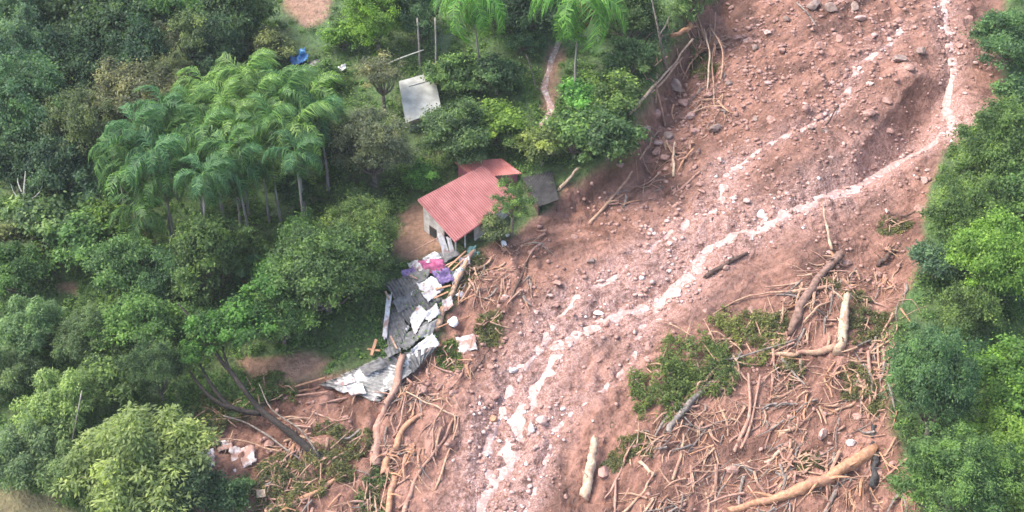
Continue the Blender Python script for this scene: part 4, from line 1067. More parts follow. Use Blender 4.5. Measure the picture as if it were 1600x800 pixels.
LOGS = [
 # right hand log field
 ([(1358, 708), (1305, 740), (1250, 765), (1190, 786), (1140, 798)], (.66, .36), 'wood_orange', 'thick orange peeled log in the bottom right of the mud', 2),
 ([(928, 690, .9), (921, 725, .5), (914, 772)], (.55, .60), 'wood_pale', 'upright pale broken log at the bottom beside the stream', 0),
 ([(1324, 462, 1.2), (1319, 505, .6), (1311, 545)], (.45, .58), 'wood_pale', 'pale yellow trunk standing out of the log field', 3),
 ([(1314, 541), (1280, 548), (1238, 554), (1185, 550)], (.42, .24), 'wood_tan', 'tan log lying left from the foot of the pale yellow trunk', 2),
 ([(1312, 398, .5), (1278, 438, .3), (1252, 480, .2), (1236, 518)], (.50, .55), 'wood_brown', 'broad grey brown trunk at the top of the log field', 0),
 ([(1285, 318, 2.2), (1290, 348, 1.2), (1300, 390)], (.10, .22), 'wood_pale', 'bleached spike pointing up above the log field', 0),
 ([(1238, 456), (1288, 448, .3), (1336, 441, .2)], (.22, .14), 'wood_tan', 'long pinkish root lying across the grey brown trunk', 1),
 ([(1138, 578), (1098, 610, .2), (1062, 650, .2), (1044, 674)], (.24, .40), 'wood_grey', 'dark grey log with sawn end below the green branches', 0),
 ([(1052, 640), (1035, 666), (1008, 694)], (.20, .18), 'wood_tan', 'straight tan stick left of the dark grey log', 0),
 ([(1170, 585, .6), (1172, 640, .2), (1148, 704)], (.16, .22), 'wood_pink', 'long reddish stick in the middle of the log field, left of a pair', 1),
 ([(1188, 588, .6), (1176, 650, .2), (1158, 700)], (.14, .20), 'wood_pink', 'long reddish stick in the middle of the log field, right of a pair', 1),
 ([(1356, 548, .5), (1361, 600, .2), (1357, 652)], (.20, .17), 'wood_pink', 'reddish upright stick beside the soft dark tree', 0),
 ([(1328, 563, .3), (1360, 566, .4), (1388, 569, .2)], (.15, .10), 'wood_tan', 'short bent stick crossing the reddish upright stick', 0),
 ([(1371, 706), (1368, 732), (1362, 756)], (.32, .42), 'char', 'short black log at the right of the orange log end', 0),
 ([(1365, 668), (1362, 696)], (.24, .26), 'char', 'small black stump above the short black log', 0),
 ([(1264, 654), (1242, 668), (1218, 680)], (.22, .26), 'wood_tan', 'short tan log right of the middle of the log field', 1),
 ([(1240, 690), (1222, 704), (1198, 722)], (.18, .20), 'wood_pale', 'short pale log left of the grey boulder', 1),
 ([(1172, 720), (1156, 726), (1138, 733)], (.16, .14), 'wood_pale', 'short pale stick at the lower end of the reddish pair', 1),
 ([(1166, 396), (1136, 412), (1102, 433)], (.26, .36), 'wood_dark', 'dark red brown log alone on smooth mud by the stream', 2),
 ([(1098, 500), (1148, 472, .2), (1186, 460, .3), (1235, 455, .2)], (.07, .12), 'wood_tan', 'long thin branch on the mud above the green patch', 2),
 ([(1128, 562, .5), (1188, 549, .7), (1245, 530, .6)], (.10, .10), 'wood_grey', 'thin grey pole lying over the green branches', 0),
 ([(1086, 622), (1094, 598, .8), (1120, 582, .4)], (.14, .10), 'wood_tan', 'arched tan root in front of the green branches', 0),
 ([(1226, 468, .9), (1222, 492, .5), (1216, 522)], (.14, .18), 'wood_tan', 'upright tan stick left of the grey brown trunk foot', 1),
 ([(1290, 800), (1308, 768), (1322, 738, .4)], (.26, .20), 'wood_grey', 'grey brown log on the bottom edge under the orange log', 1),
 ([(1024, 735, .3), (1006, 768), (972, 803)], (.12, .18), 'wood_tan', 'crooked tan branch on the bottom edge, right of two', 2),
 ([(984, 700, .3), (968, 738), (945, 778)], (.12, .14), 'wood_pink', 'crooked pinkish branch right of the upright pale log', 2),
 ([(962, 752, .4), (960, 804)], (.13, .13), 'wood_pink', 'short pinkish stick standing on the bottom edge', 0),
 ([(1068, 678, .3), (1062, 714), (1052, 748)], (.13, .17), 'wood_tan', 'tan stick below the sawn end of the grey log', 1),
 ([(1112, 664), (1086, 673)], (.15, .13), 'wood_pale', 'short pale stick right of the sawn grey log end', 0),
 ([(1000, 722, .1), (1022, 742)], (.22, .20), 'wood_pale', 'stubby pale log left of the tan stick', 0),
 ([(1255, 600), (1230, 616), (1206, 622)], (.20, .14), 'wood_tan', 'tan log in the middle of the log field below the long tan log', 2),
 ([(1305, 565), (1290, 590, .3), (1300, 620)], (.14, .12), 'wood_orange', 'curled orange root below the pale yellow trunk, left one', 1),
 ([(1318, 572), (1330, 600, .4), (1326, 625)], (.13, .12), 'wood_orange', 'curled orange root below the pale yellow trunk, right one', 1),
 ([(1348, 622), (1322, 636), (1290, 648)], (.14, .18), 'wood_tan', 'tan stick above the small black stump', 1),
 ([(1262, 612, .3), (1258, 640), (1252, 660)], (.15, .15), 'wood_orange', 'orange upright stick beside the short tan log', 0),
 ([(1300, 470), (1275, 482, .4), (1255, 505)], (.12, .16), 'wood_tan', 'tan root reaching left from the pale yellow trunk', 1),
 ([(1340, 468), (1362, 478)], (.12, .10), 'wood_tan', 'tan root reaching right from the pale yellow trunk', 0),
 ([(1395, 490, .4), (1378, 520), (1366, 545)], (.14, .16), 'wood_tan', 'pale tan stick leaning at the right edge of the log field', 1),
 ([(1410, 408, .3), (1400, 428), (1392, 445)], (.10, .13), 'wood_tan', 'thin stick at the foot of the small blue green tree', 0),
 ([(1372, 415), (1388, 398, .4), (1398, 392)], (.30, .16), 'wood_dark', 'dark broken stump on smooth mud near the right bank', 2),
 ([(1388, 335), (1410, 338), (1430, 330)], (.12, .10), 'wood_dark', 'dark root at the mud edge under the right bank trees', 1),
 ([(1195, 655), (1180, 668), (1140, 690)], (.12, .15), 'wood_pink', 'pinkish stick lying left of the tan log', 1),
 ([(1300, 715), (1270, 730), (1235, 742)], (.15, .13), 'wood_tan', 'thin tan stick above the orange log', 1),
 ([(1090, 770), (1062, 785), (1030, 800)], (.12, .15), 'wood_tan', 'tan stick on the bottom edge between branch and orange log', 1),
 ([(1195, 768), (1160, 782), (1120, 800)], (.14, .18), 'wood_pink', 'pinkish stick at the lower end of the orange log', 1),
 # lower left of the slide
 ([(629, 556, .9), (619, 604, .5), (600, 642, .2), (588, 682), (586, 724)], (.34, .58), 'wood_pink', 'thick pinkish trunk lying against the fallen grey sheets', 2),
 ([(660, 648), (638, 662, .2), (621, 690, .2), (606, 715), (600, 738)], (.26, .46), 'wood_orange', 'forked orange log below the fallen grey sheets', 1),
 ([(600, 730), (613, 752), (606, 806)], (.40, .36), 'wood_orange', 'thick orange log end on the bottom edge', 2),
 ([(708, 655), (690, 690), (660, 730), (640, 770), (630, 806)], (.16, .32), 'wood_pink', 'long brownish branch running down to the bottom edge', 2),
 ([(635, 612, .4), (680, 635, .3), (716, 651, .1)], (.09, .09), 'wood_pale', 'thin pale pole slanting right from the pinkish trunk', 0),
 ([(716, 651, .1), (702, 700), (680, 765)], (.10, .13), 'wood_tan', 'thin tan branch hanging from the end of the pale pole', 1),
 ([(634, 618, .7), (624, 660, .3), (614, 682)], (.13, .11), 'wood_pink', 'short pinkish stick between trunk and forked orange log', 0),
 ([(680, 655, .3), (676, 708), (684, 732)], (.09, .11), 'wood_pink', 'thin pinkish twig left of the tan branch', 1),
 ([(524, 748), (490, 770), (446, 797)], (.24, .42), 'wood_orange', 'orange brown log on the bottom edge below the leaning tree', 1),
 ([(500, 604), (466, 612), (436, 601)], (.16, .14), 'wood_orange', 'reddish stick at the left end of the fallen sheets', 2),
 ([(488, 644), (520, 655), (550, 667)], (.14, .12), 'wood_pink', 'pinkish plank like stick on the mud below the sheets', 0),
 ([(444, 690), (470, 682, .3), (492, 692)], (.14, .14), 'wood_tan', 'curved tan branch beside the leaning trunk base', 0),
 ([(300, 690, .6), (370, 688, .7), (440, 705, .4)], (.10, .08), 'wood_tan', 'thin tan branch above the white rubble', 1),
 ([(430, 730, .5), (420, 765, .2), (410, 800)], (.10, .12), 'wood_tan', 'thin upright tan stick on the bottom edge left', 1),
 ([(350, 650, 1.0), (400, 668, .8), (470, 718, .2)], (.10, .13), 'wood_grey', 'pale grey branch beside the leaning trunks', 1),
 ([(738, 393, .5), (712, 440, .3), (692, 486, .2), (680, 514)], (.26, .42), 'wood_tan', 'yellow brown beam like log lying in the wreckage', 1),
 ([(735, 560), (720, 585), (705, 605)], (.12, .16), 'wood_pink', 'pinkish stick right of the fallen sheets', 1),
 ([(765, 545), (748, 572), (728, 590)], (.12, .12), 'wood_dark', 'dark stick on the mud left of the stream', 1),
 ([(828, 394), (812, 438), (794, 474)], (.12, .15), 'wood_dark', 'dark red stick below the garden tree, right one', 1),
 ([(806, 402), (796, 440), (790, 462)], (.10, .12), 'wood_pink', 'reddish stick below the garden tree, left one', 1),
 ([(560, 790), (585, 765, .2), (612, 742)], (.12, .10), 'wood_tan', 'tan stick left of the thick orange log end', 1),
 # upper left bank
 ([(1082, 62, 1.6), (1055, 97, 1.3), (1020, 136, .9), (984, 178, .3)], (.16, .20), 'wood_pale', 'long pale pole leaning down the eroded bank, upper of two'),
 ([(1064, 92, 1.2), (1035, 127, .8), (990, 172, .2)], (.18, .22), 'wood_tan', 'long tan pole leaning down the eroded bank, lower of two'),
 ([(1012, 228, .3), (986, 270), (965, 300), (922, 348)], (.12, .24), 'wood_tan', 'curved tan trunk lying on the mud below the bank', 1),
 ([(1054, 224, .8), (1052, 248, .4), (1052, 274)], (.16, .20), 'wood_pale', 'short pale stick upright in the mud below the bank', 0),
 ([(1094, 268), (1066, 294), (1052, 304)], (.20, .16), 'wood_pink', 'reddish log in the mud right of the short pale stick', 1),
 ([(902, 264, .5), (888, 280, .3), (873, 297)], (.18, .20), 'wood_pale', 'pale log end at the slide edge beside the dark shed', 0),
 ([(1108, 40, 2.4), (1128, 75, 1.8), (1126, 125, .3)], (.12, .14), 'wood_tan', 'broken tan stem bent over at the bank top, right one', 0),
 ([(1100, 45, 2.6), (1108, 85, 1.6), (1104, 150)], (.12, .14), 'wood_pale', 'broken pale stem hanging at the bank top, left one', 0),
 ([(1118, 20, 2.8), (1114, 70, 1.4), (1116, 165)], (.09, .12), 'wood_tan', 'thin tall broken stem at the bank top', 0),
 ([(1050, 55, .5), (1075, 45, .8), (1078, 38, .9)], (.36, .30), 'wood_orange', 'broken orange stump at the top of the bank', 2),
 ([(1245, 5), (1262, 20, .2), (1275, 40)], (.14, .12), 'wood_grey', 'grey root among the dark rocks on the top edge', 1),
 ([(1290, 195), (1310, 165, .1)], (.10, .10), 'wood_dark', 'small dark stick on the upper slide beside the trickle', 0),
]
for L in LOGS:
    pts, r, mat, lab = L[:4]
    big = r[0] + r[-1] > 0.44
    r = (r[0] * .8, r[1] * .8)
    log(pts, r, mat, lab, 'log' if big else 'branch', 'log' if big else 'branch', stubs=(L[4] + 2 if len(L) > 4 and L[4] else 1),
        group='fallen logs on the slide' if big else 'broken branches on the slide')

# ------------------------------------------------------------------ wreckage of the collapsed house
def patchy(name, base, base2, over, lo, hi, scale, rough=0.65):
    m, nt, bs = new_mat(name)
    n = noise(nt, scale, 5, .6); n2 = noise(nt, 2.5, 4, .6, seed=7)
    c = ramp(nt, n2, [(0.35, base), (0.65, base2)])
    c = mix(nt, ramp(nt, n, [(lo, 0.0), (hi, 1.0)]), c, over)
    nt.links.new(c, bs.inputs['Base Color']); bs.inputs['Roughness'].default_value = rough
    return m
M['sheet_dark'] = patchy('weathered_dark_sheet', (0.085, 0.082, 0.080), (0.18, 0.175, 0.17), (0.62, 0.61, 0.58), 0.66, 0.70, 0.55)
M['sheet_pale'] = patchy('pale_grey_sheet', (0.17, 0.165, 0.155), (0.30, 0.29, 0.275), (0.66, 0.65, 0.62), 0.58, 0.66, 0.5)
M['sheet_worn'] = patchy('dark_sheet_with_white_peel', (0.10, 0.095, 0.088), (0.20, 0.19, 0.175), (0.74, 0.73, 0.70), 0.66, 0.69, 0.6)
M['white_board'] = patchy('white_board', (0.48, 0.45, 0.43), (0.68, 0.66, 0.65), (0.34, 0.21, 0.165), 0.53, 0.64, 1.1)
M['rubble'] = patchy('muddy_white_rubble', (0.45, 0.38, 0.36), (0.66, 0.60, 0.59), (0.33, 0.19, 0.15), 0.50, 0.60, 0.9)
M['cloth_magenta'] = simple('magenta_cloth', (0.30, 0.05, 0.14), (0.52, 0.15, 0.26), 2.5, .9, .4, .05)
M['cloth_violet'] = simple('violet_cloth', (0.08, 0.05, 0.16), (0.25, 0.18, 0.33), 2.5, .9, .4, .05)
M['cloth_teal'] = simple('teal_cloth', (0.10, 0.22, 0.19), (0.25, 0.38, 0.33), 2.5, .9, .4, .05)
M['tarp_blue'] = simple('blue_tarpaulin', (0.015, 0.07, 0.22), (0.05, 0.22, 0.46), 1.8, .45, .4, .05)
M['tarp_black'] = simple('black_plastic', (0.015, 0.016, 0.018), (0.06, 0.06, 0.062), 1.8, .4, .4, .05)
M['tarp_white'] = simple('white_plastic', (0.60, 0.58, 0.60), (0.80, 0.78, 0.80), 1.8, .5, .3, .05)

def panel(pts, mat, label, name='roof_sheet_debris', cat='roof sheet', ribs=0, amp=.03, bend=.10, ragged=.10, nu=18, nv=10, thick=.025, lift=0.12, axis_b=False, group='wreckage of the collapsed house'):
    """four picture corners, each with a height above ground"""
    q = [ground_at(u, v, h + lift) for u, v, h in pts]
    b = q[0].copy(); b[2] = float(H(b[0], b[1]))
    t, bt, f = sheet_mesh([p - b for p in q], nu, nv, ribs=ribs, amp=amp, bend=bend, ragged=ragged, thick=thick, seed=int(pts[0][0]), axis_b=axis_b)
    return tag(obj(name, mesh_from(name, np.vstack([t, bt]), f, True), M[mat], None, tuple(b)), label, cat, group)
P_ = panel
EXTRA = [([(640, 428, .9), (672, 420, 1.0), (668, 436, .8), (646, 446, .7)], 'sheet_worn', 'crumpled grey sheet above the white sheet'),
 ([(612, 470, .9), (640, 458, .8), (650, 474, .8), (622, 490, .7)], 'sheet_dark', 'crumpled dark sheet beside the tall white board'),
 ([(656, 510, 1.0), (684, 498, .9), (676, 522, .8), (652, 530, .8)], 'sheet_pale', 'crumpled pale sheet right of the narrow dark sheet'),
 ([(560, 574, .8), (596, 560, .9), (606, 572, .8), (572, 588, .7)], 'sheet_dark', 'bent dark strip on top of the peeling white sheet'),
 ([(604, 596, .7), (636, 572, .8), (644, 582, .7), (610, 612, .5)], 'sheet_pale', 'pale torn strip beside the thick pinkish trunk'),
 ([(520, 596, .6), (548, 584, .7), (556, 596, .6), (530, 606, .5)], 'rubble', 'dirty white scrap near the left tip of the wreckage'),
 ([(540, 604, .6), (566, 598, .7), (572, 614, .5), (548, 618, .4)], 'white_board', 'white scrap on the lower edge of the peeling sheet'),
 ([(690, 470, .7), (706, 462, .6), (708, 478, .5), (694, 488, .5)], 'rubble', 'dirty white scrap beside the yellow brown beam'),
 ([(660, 404, 1.0), (680, 392, 1.1), (690, 402, .9), (668, 412, .8)], 'white_board', 'crumpled white cloth above the magenta cloth'),
 ([(626, 424, .9), (646, 416, 1.0), (652, 428, .8), (632, 436, .7)], 'cloth_violet', 'dark violet cloth at the left of the magenta cloth'),
 ([(716, 404, .7), (732, 398, .7), (736, 412, .5), (720, 420, .5)], 'rubble', 'dirty white scrap below the teal cloth'),
 ([(600, 545, .8), (622, 534, .9), (628, 548, .8), (606, 560, .7)], 'sheet_dark', 'small dark sheet above the peeling white sheet')]
for pp, mt, lab in EXTRA:
    P_(pp, mt, lab, 'cloth' if 'cloth' in lab else 'metal_scrap', 'cloth' if 'cloth' in lab else 'scrap', bend=.22, ragged=.1, nu=20, nv=12, ribs=0 if mt != 'sheet_dark' else 4)
P_([(602, 442, .9), (652, 427, .7), (690, 468, .4), (640, 512, .5)], 'sheet_dark', 'dark ribbed roof sheet, uppermost in the wreckage', ribs=11, nu=66, amp=.10, bend=.08)
P_([(596, 500, .5), (618, 478, .6), (640, 512, .7), (612, 560, .3)], 'sheet_dark', 'dark ribbed sheet sagging beside the big rounded tree', ribs=6, nu=36, bend=.15, amp=.08)
P_([(610, 538, .4), (668, 500, .6), (674, 512, .5), (636, 548, .4)], 'sheet_dark', 'narrow dark sheet across the middle of the wreckage', ribs=6, nu=24)
P_([(502, 600, .3), (588, 562, .6), (640, 574, .5), (592, 628, .2)], 'sheet_pale', 'large grey sheet with peeling white at the lower left of the wreckage', ribs=12, nu=72, bend=.10, amp=.08)
P_([(588, 561, .6), (684, 540, .8), (664, 562, .5), (640, 590, .4)], 'sheet_dark', 'grey sheet right of the peeling white sheet', ribs=9, nu=54, bend=.10, amp=.08)
P_([(640, 548, .8), (676, 520, .9), (686, 540, .8), (650, 560, .7)], 'white_board', 'torn white panel on the right of the grey sheets', 'broken_panel', 'panel', bend=.25)
P_([(650, 442, .8), (678, 432, .9), (694, 452, .6), (668, 474, .6)], 'white_board', 'white sheet lying on the uppermost dark sheet', 'broken_panel', 'panel', bend=.25)
P_([(640, 498, .8), (655, 476, .9), (668, 490, .8), (648, 524, .7)], 'white_board', 'white strip between the dark ribbed sheets, left one', 'broken_panel', 'panel', bend=.2)
P_([(662, 492, .9), (682, 474, .9), (688, 490, .8), (670, 504, .8)], 'white_board', 'white strip between the dark ribbed sheets, right one', 'broken_panel', 'panel', bend=.2)
P_([(636, 410, .5), (652, 404, .7), (664, 424, .6), (642, 428, .4)], 'white_board', 'white panel at the top left of the wreckage', 'broken_panel', 'panel', bend=.25)
P_([(683, 366, 1.9), (692, 364, 1.9), (704, 400, .2), (694, 404, .2)], 'white_board', 'white board leaning under the red roof, left one', 'broken_panel', 'panel', bend=.05)
P_([(697, 370, 1.7), (704, 372, 1.6), (712, 398, .2), (704, 400, .2)], 'white_board', 'white board leaning under the red roof, right one', 'broken_panel', 'panel', bend=.05)
P_([(678, 398, .5), (712, 388, .6), (720, 398, .5), (690, 412, .4)], 'sheet_dark', 'grey sheet lying under the red roof eave', bend=.2)
P_([(652, 408, .9), (690, 404, .9), (702, 424, .6), (664, 428, .7)], 'cloth_magenta', 'magenta cloth spread over the wreckage', 'cloth', 'cloth', bend=.4, thick=.03)
P_([(674, 424, .7), (702, 420, .7), (710, 440, .4), (684, 448, .4)], 'cloth_violet', 'violet blue clothes heaped in the wreckage', 'cloth', 'cloth', bend=.5, thick=.04)
P_([(706, 424, .7), (724, 414, .6), (722, 434, .4), (706, 446, .4)], 'white_board', 'white cloth right of the violet clothes', 'cloth', 'cloth', bend=.4)
P_([(730, 386, .6), (744, 384, .6), (742, 402, .3), (730, 402, .3)], 'cloth_teal', 'teal cloth hanging below the red roof eave', 'cloth', 'cloth', bend=.35)
P_([(712, 528, .2), (742, 522, .2), (746, 546, .1), (718, 552, .1)], 'rubble', 'flat mud stained pinkish sheet right of the wreckage', 'broken_panel', 'panel', bend=.2, ragged=.08)
P_([(604, 462, 1.4), (612, 460, 1.4), (604, 530, .5), (597, 528, .5)], 'white_board', 'tall narrow white board against the big rounded tree', 'broken_panel', 'panel', bend=.08)
P_([(205 + 300, 596, .2), (540, 600, .3), (534, 610, .15), (508, 606, .1)], 'sheet_worn', 'small grey sheet at the left tip of the wreckage', bend=.2)

def plank(pts, w, mat, label, group='broken planks in the wreckage'):
    P3 = np.array([ground_at(u, v, h + .12) for u, v, h in pts]); b = P3[0].copy(); b[2] = float(H(b[0], b[1]))
    d = P3[1] - P3[0]; L = np.linalg.norm(d)
    o = MB().box((L / 2, 0, 0), (L, w, .07)).build('plank', M[mat], None, False, tuple(P3[0]))
    o.rotation_euler = Vector(d).to_track_quat('X', 'Z').to_euler()
    return tag(o, label, 'plank', group)
PL = [((638, 396, .6), (684, 372, 1.2), .16, 'wood_pink', 'brown plank pointing up to the left corner of the red roof'),
      ((700, 418, .9), (728, 392, .8), .18, 'wood_orange', 'orange plank under the eave, upper of three'),
      ((694, 416, .8), (732, 398, .6), .16, 'wood_tan', 'tan plank under the eave, middle of three'),
      ((704, 424, .7), (726, 404, .6), .14, 'wood_orange', 'orange plank under the eave, lowest of three'),
      ((580, 555, .3), (588, 530, 1.0), .30, 'wood_orange', 'broken orange board standing left of the dark sheets'),
      ((574, 545, .3), (594, 548, .6), .22, 'wood_orange', 'short orange board at the foot of the big rounded tree'),
      ((608, 468, 1.5), (602, 455, 1.6), .20, 'wood_tan', 'splintered tan board on top of the tall white board'),
      ((652, 436, 1.0), (640, 430, 1.2), .14, 'wood_pink', 'thin brown lath on the uppermost dark sheet'),
      ((460, 604, .3), (508, 590, .4), .18, 'wood_orange', 'reddish plank left of the fallen sheets, upper one'),
      ((462, 618, .2), (512, 612, .3), .16, 'wood_pink', 'reddish plank left of the fallen sheets, lower one'),
      ((680, 452, .9), (704, 446, .8), .22, 'wood_orange', 'orange board beside the yellow brown beam, upper one'),
      ((678, 466, .9), (700, 456, .8), .20, 'wood_orange', 'orange board beside the yellow brown beam, lower one'),
      ((684, 512, .5), (712, 500, .3), .12, 'wood_orange', 'bent orange lath left of the white boulder like sack'),
      ((620, 545, .9), (610, 525, 1.0), .16, 'wood_tan', 'tan lath under the narrow dark sheet')]
for a, b, w, mt, lab in PL: plank((a, b), w, mt, lab)

def lump_mesh(seed, n=2, squash=.75, amp=.35):
    import bmesh
    bm = bmesh.new(); bmesh.ops.create_icosphere(bm, subdivisions=n, radius=1.0)
    rs = np.random.default_rng(seed); o = rs.random(3) * 40
    cut = [(unit(rs, 1)[0], rs.uniform(.38, .78)) for _ in range(10)]
    for v in bm.verts:
        p = np.array(v.co)
        for nn, dd in cut:                               # flat broken faces
            k = p @ nn - dd
            if k > 0: p = p - nn * k
        p *= 1 + amp * (float(fbm(p[0] * 1.5 + o[0], p[1] * 1.5 + p[2] * 1.1 + o[1], 2)) - .5)
        p[2] *= squash
        v.co = p
    V = [tuple(v.co) for v in bm.verts]; F = [tuple(v.index for v in f.verts) for f in bm.faces]
    bm.free()
    return V, F
def lump_obj(name, u, v, size, mat, label, cat, seed, squash=.75, group=None, sub=2):
    V, F = lump_mesh(seed, sub, squash)
    p = ground_at(u, v, size[2] * .3); 
    o = obj(name, mesh_from(name, np.array(V) * np.array(size), F, False), M[mat], None, (p[0], p[1], float(H(p[0], p[1])) + size[2] * .3))
    o.rotation_euler = (0, 0, seed * 1.7)
    return tag(o, label, cat, group)
M['sack_white'] = simple('white_sack', (0.74, 0.72, 0.71), (0.86, 0.85, 0.84), 2, .6, .3, .05)
lump_obj('sack', 706, 502, (.85, .62, .55), 'sack_white', 'large white sack on the mud right of the wreckage', 'sack', 3)
lump_obj('sack', 719, 460, (.6, .42, .45), 'sack_white', 'smaller white sack above the large white sack', 'sack', 4)
lump_obj('sack', 787, 381, (.45, .4, .42), 'sack_white', 'white sack below the garden tree in front of the house', 'sack', 5)
lump_obj('sack', 793, 367, (.35, .22, .25), 'sack_white', 'small white bag under the garden tree', 'sack', 6)
lump_obj('barrel_scrap', 745, 396, (.4, .4, .4), 'cloth_teal', 'grey teal bundle beside the teal cloth', 'bundle', 8)

def tarp(pts, mat, label, bend=.5, h=.5):
    q = [(u, v, hh) for u, v, hh in pts]
    return panel(q, mat, label, 'tarpaulin', 'tarpaulin', bend=bend, ragged=.2, nu=14, nv=12, thick=.03, lift=h, group='tarpaulins in the clearing')
tarp([(452, 86, .6), (476, 76, 1.1), (480, 92, .8), (456, 108, .2)], 'tarp_blue', 'bright blue tarpaulin in the clearing behind the palms', .7)
tarp([(472, 96, .3), (505, 96, .4), (508, 116, .1), (468, 116, .1)], 'tarp_black', 'black plastic sheet between blue and white tarpaulins', .4)
tarp([(504, 97, .8), (516, 97, .9), (524, 120, .3), (508, 122, .2)], 'tarp_white', 'white tarpaulin right of the black plastic', .5)
tarp([(524, 104, .5), (540, 99, .6), (540, 108, .3), (526, 114, .3)], 'tarp_white', 'small white plastic scrap right of the white tarpaulin', .4)

# white rubble under the leaning tree
for i, (pp, lab) in enumerate([
    ([(358, 702, .3), (396, 694, .4), (400, 722, .2), (366, 736, .1)], 'broad white slab of rubble under the leaning tree'),
    ([(312, 706, .3), (334, 702, .4), (336, 726, .2), (314, 730, .2)], 'white broken slab left of the broad white slab'),
    ([(336, 690, .3), (362, 684, .4), (364, 700, .3), (340, 706, .2)], 'pinkish white slab above the broad white slab')]):
    P_(pp, 'rubble', lab, 'rubble_slab', 'rubble', bend=.3, ragged=.12, thick=.15, group='white rubble under the leaning tree')
P_([(400, 766, .8), (414, 764, .9), (415, 776, .7), (401, 778, .6)], 'wood_pale', 'small cream board on a post at the bottom edge', 'board', 'board', bend=.02, ragged=0)

# ------------------------------------------------------------------ stones
STONES = [mesh_from('stone', np.array(v), f) for v, f in (lump_mesh(20 + i, 2, .7, .45) for i in range(10))]
UPF = to_ground0([(1200, 110)])[0]                      # the boulder field high on the slide
def stone_density(x, y):
    g = lookup(_GRAV, x, y)
    rocky = smooth(.48, .60, fbm(x / 7 + 12, y / 7 + 31, 2)) + .9 * np.exp(-(((x - UPF[0]) / 13) ** 2 + ((y - UPF[1]) / 13) ** 2))
    return 0.04 + 0.35 * g + 0.75 * rocky
BIG = [(1405, 92, .95, 'stone_grey', 'large flat grey boulder above the stream head'), (1440, 80, .75, 'stone_grey', 'grey boulder right of the large flat boulder'),
       (1420, 105, .6, 'stone', 'reddish boulder just below the large flat boulder'), (1270, 8, 1.1, 'stone_grey', 'dark boulder on the top edge of the slide, left one'),
       (1300, 12, 1.0, 'stone_grey', 'dark boulder on the top edge of the slide, middle one'), (1335, 10, .95, 'stone_grey', 'dark boulder on the top edge of the slide, right one'),
       (1385, 158, .6, 'stone', 'reddish boulder on the smooth mud above the scarp'), (1260, 168, .65, 'stone', 'reddish boulder above the trickle'),
       (1025, 178, 1.0, 'stone', 'tall reddish boulder on the eroded bank'), (1078, 180, .8, 'stone_pale', 'pale boulder in the middle of the eroded bank'),
       (1048, 212, .85, 'stone_grey', 'grey boulder low on the eroded bank'), (1028, 222, .6, 'stone_pale', 'pinkish boulder left of the low grey boulder'),
       (1116, 200, .85, 'stone_grey', 'rounded grey boulder right of the eroded bank'), (1055, 135, 1.2, 'stone_grey', 'tall grey rock face in the eroded bank'),
       (1105, 150, .8, 'stone', 'brown boulder high on the eroded bank'), (970, 258, .6, 'stone_grey', 'grey boulder at the slide edge below dark shrub'),
       (1338, 298, .62, 'stone_white', 'white boulder at the right side of the stream'), (1190, 334, .7, 'stone_white', 'white boulder in the middle of the stream'),
       (1060, 455, .5, 'stone_white', 'white rock at the bend of the stream'), (936, 490, .55, 'stone_white', 'white rock where the stream turns down'),
       (1002, 486, .5, 'stone_white', 'small white rock right of the stream bend'), (902, 465, .45, 'stone_white', 'white stone on the side channel'),
       (830, 668, .55, 'stone_white', 'rounded whitish rock low in the stream, right one'), (803, 578, .45, 'stone_white', 'whitish rock beside the lower side channel'),
       (848, 655, .6, 'stone_pale', 'pale pink rock low in the stream'), (800, 660, .5, 'stone_white', 'rounded whitish rock low in the stream, left one'),
       (772, 655, .5, 'wood_orange', 'orange rock left of the lower stream'), (1285, 680, .75, 'stone_pale', 'pale grey boulder in the log field'),
       (1330, 690, .6, 'stone_white', 'white rock at the end of the orange log'), (945, 735, .8, 'stone', 'brown boulder right of the upright pale log'),
       (1290, 205, .55, 'stone_grey', 'grey rock beside the trickle, lower one'), (1268, 200, .6, 'stone_grey', 'grey rock beside the trickle, upper one'),
       (1125, 250, .5, 'stone_pale', 'pale stone where the trickle ends'), (1145, 310, .42, 'stone_white', 'white stone on the mud above the stream'),
       (925, 408, .5, 'stone_grey', 'grey stone on mud left of the side channel'), (1180, 75, .6, 'stone_grey', 'grey rock in the upper boulder field'),
       (1222, 80, .55, 'stone', 'reddish rock in the upper boulder field'),
       (1065, 160, .9, 'stone', 'brown rock beside the tall grey rock face'), (1085, 205, .7, 'stone', 'reddish rock between the low grey boulders'),
       (1010, 200, .7, 'stone_pale', 'pinkish rock on the left of the eroded bank'), (1040, 245, .6, 'stone', 'reddish rock at the foot of the eroded bank'),
       (1140, 130, .6, 'stone_grey', 'grey rock right of the broken stems'), (1160, 165, .55, 'stone', 'reddish rock above the trickle end'),
       (1200, 130, .55, 'stone_pale', 'pinkish rock in the middle of the upper slide'), (1230, 30, .6, 'stone_grey', 'grey rock below the top edge of the slide'),
       (1150, 60, .6, 'stone', 'reddish rock at the left of the upper boulder field'), (1310, 60, .6, 'stone', 'reddish rock below the dark boulders'),
       (1365, 55, .5, 'stone_pale', 'pale rock beside the top of the trickle'), (1180, 185, .5, 'stone_grey', 'grey rock just above the lower trickle'),
       (1240, 150, .5, 'stone', 'small reddish rock left of the trickle bend'), (1300, 130, .45, 'stone_pale', 'small pale rock left of the smooth mud')]
for i, (u, v, r, mt, lab) in enumerate(BIG):
    rs = random.Random(i)
    lump_obj('boulder', u, v, (r * rs.uniform(.9, 1.25), r * rs.uniform(.75, 1.0), r * rs.uniform(.75, 1.0)), mt, lab, 'boulder', 40 + i, .8, 'boulders on the slide')

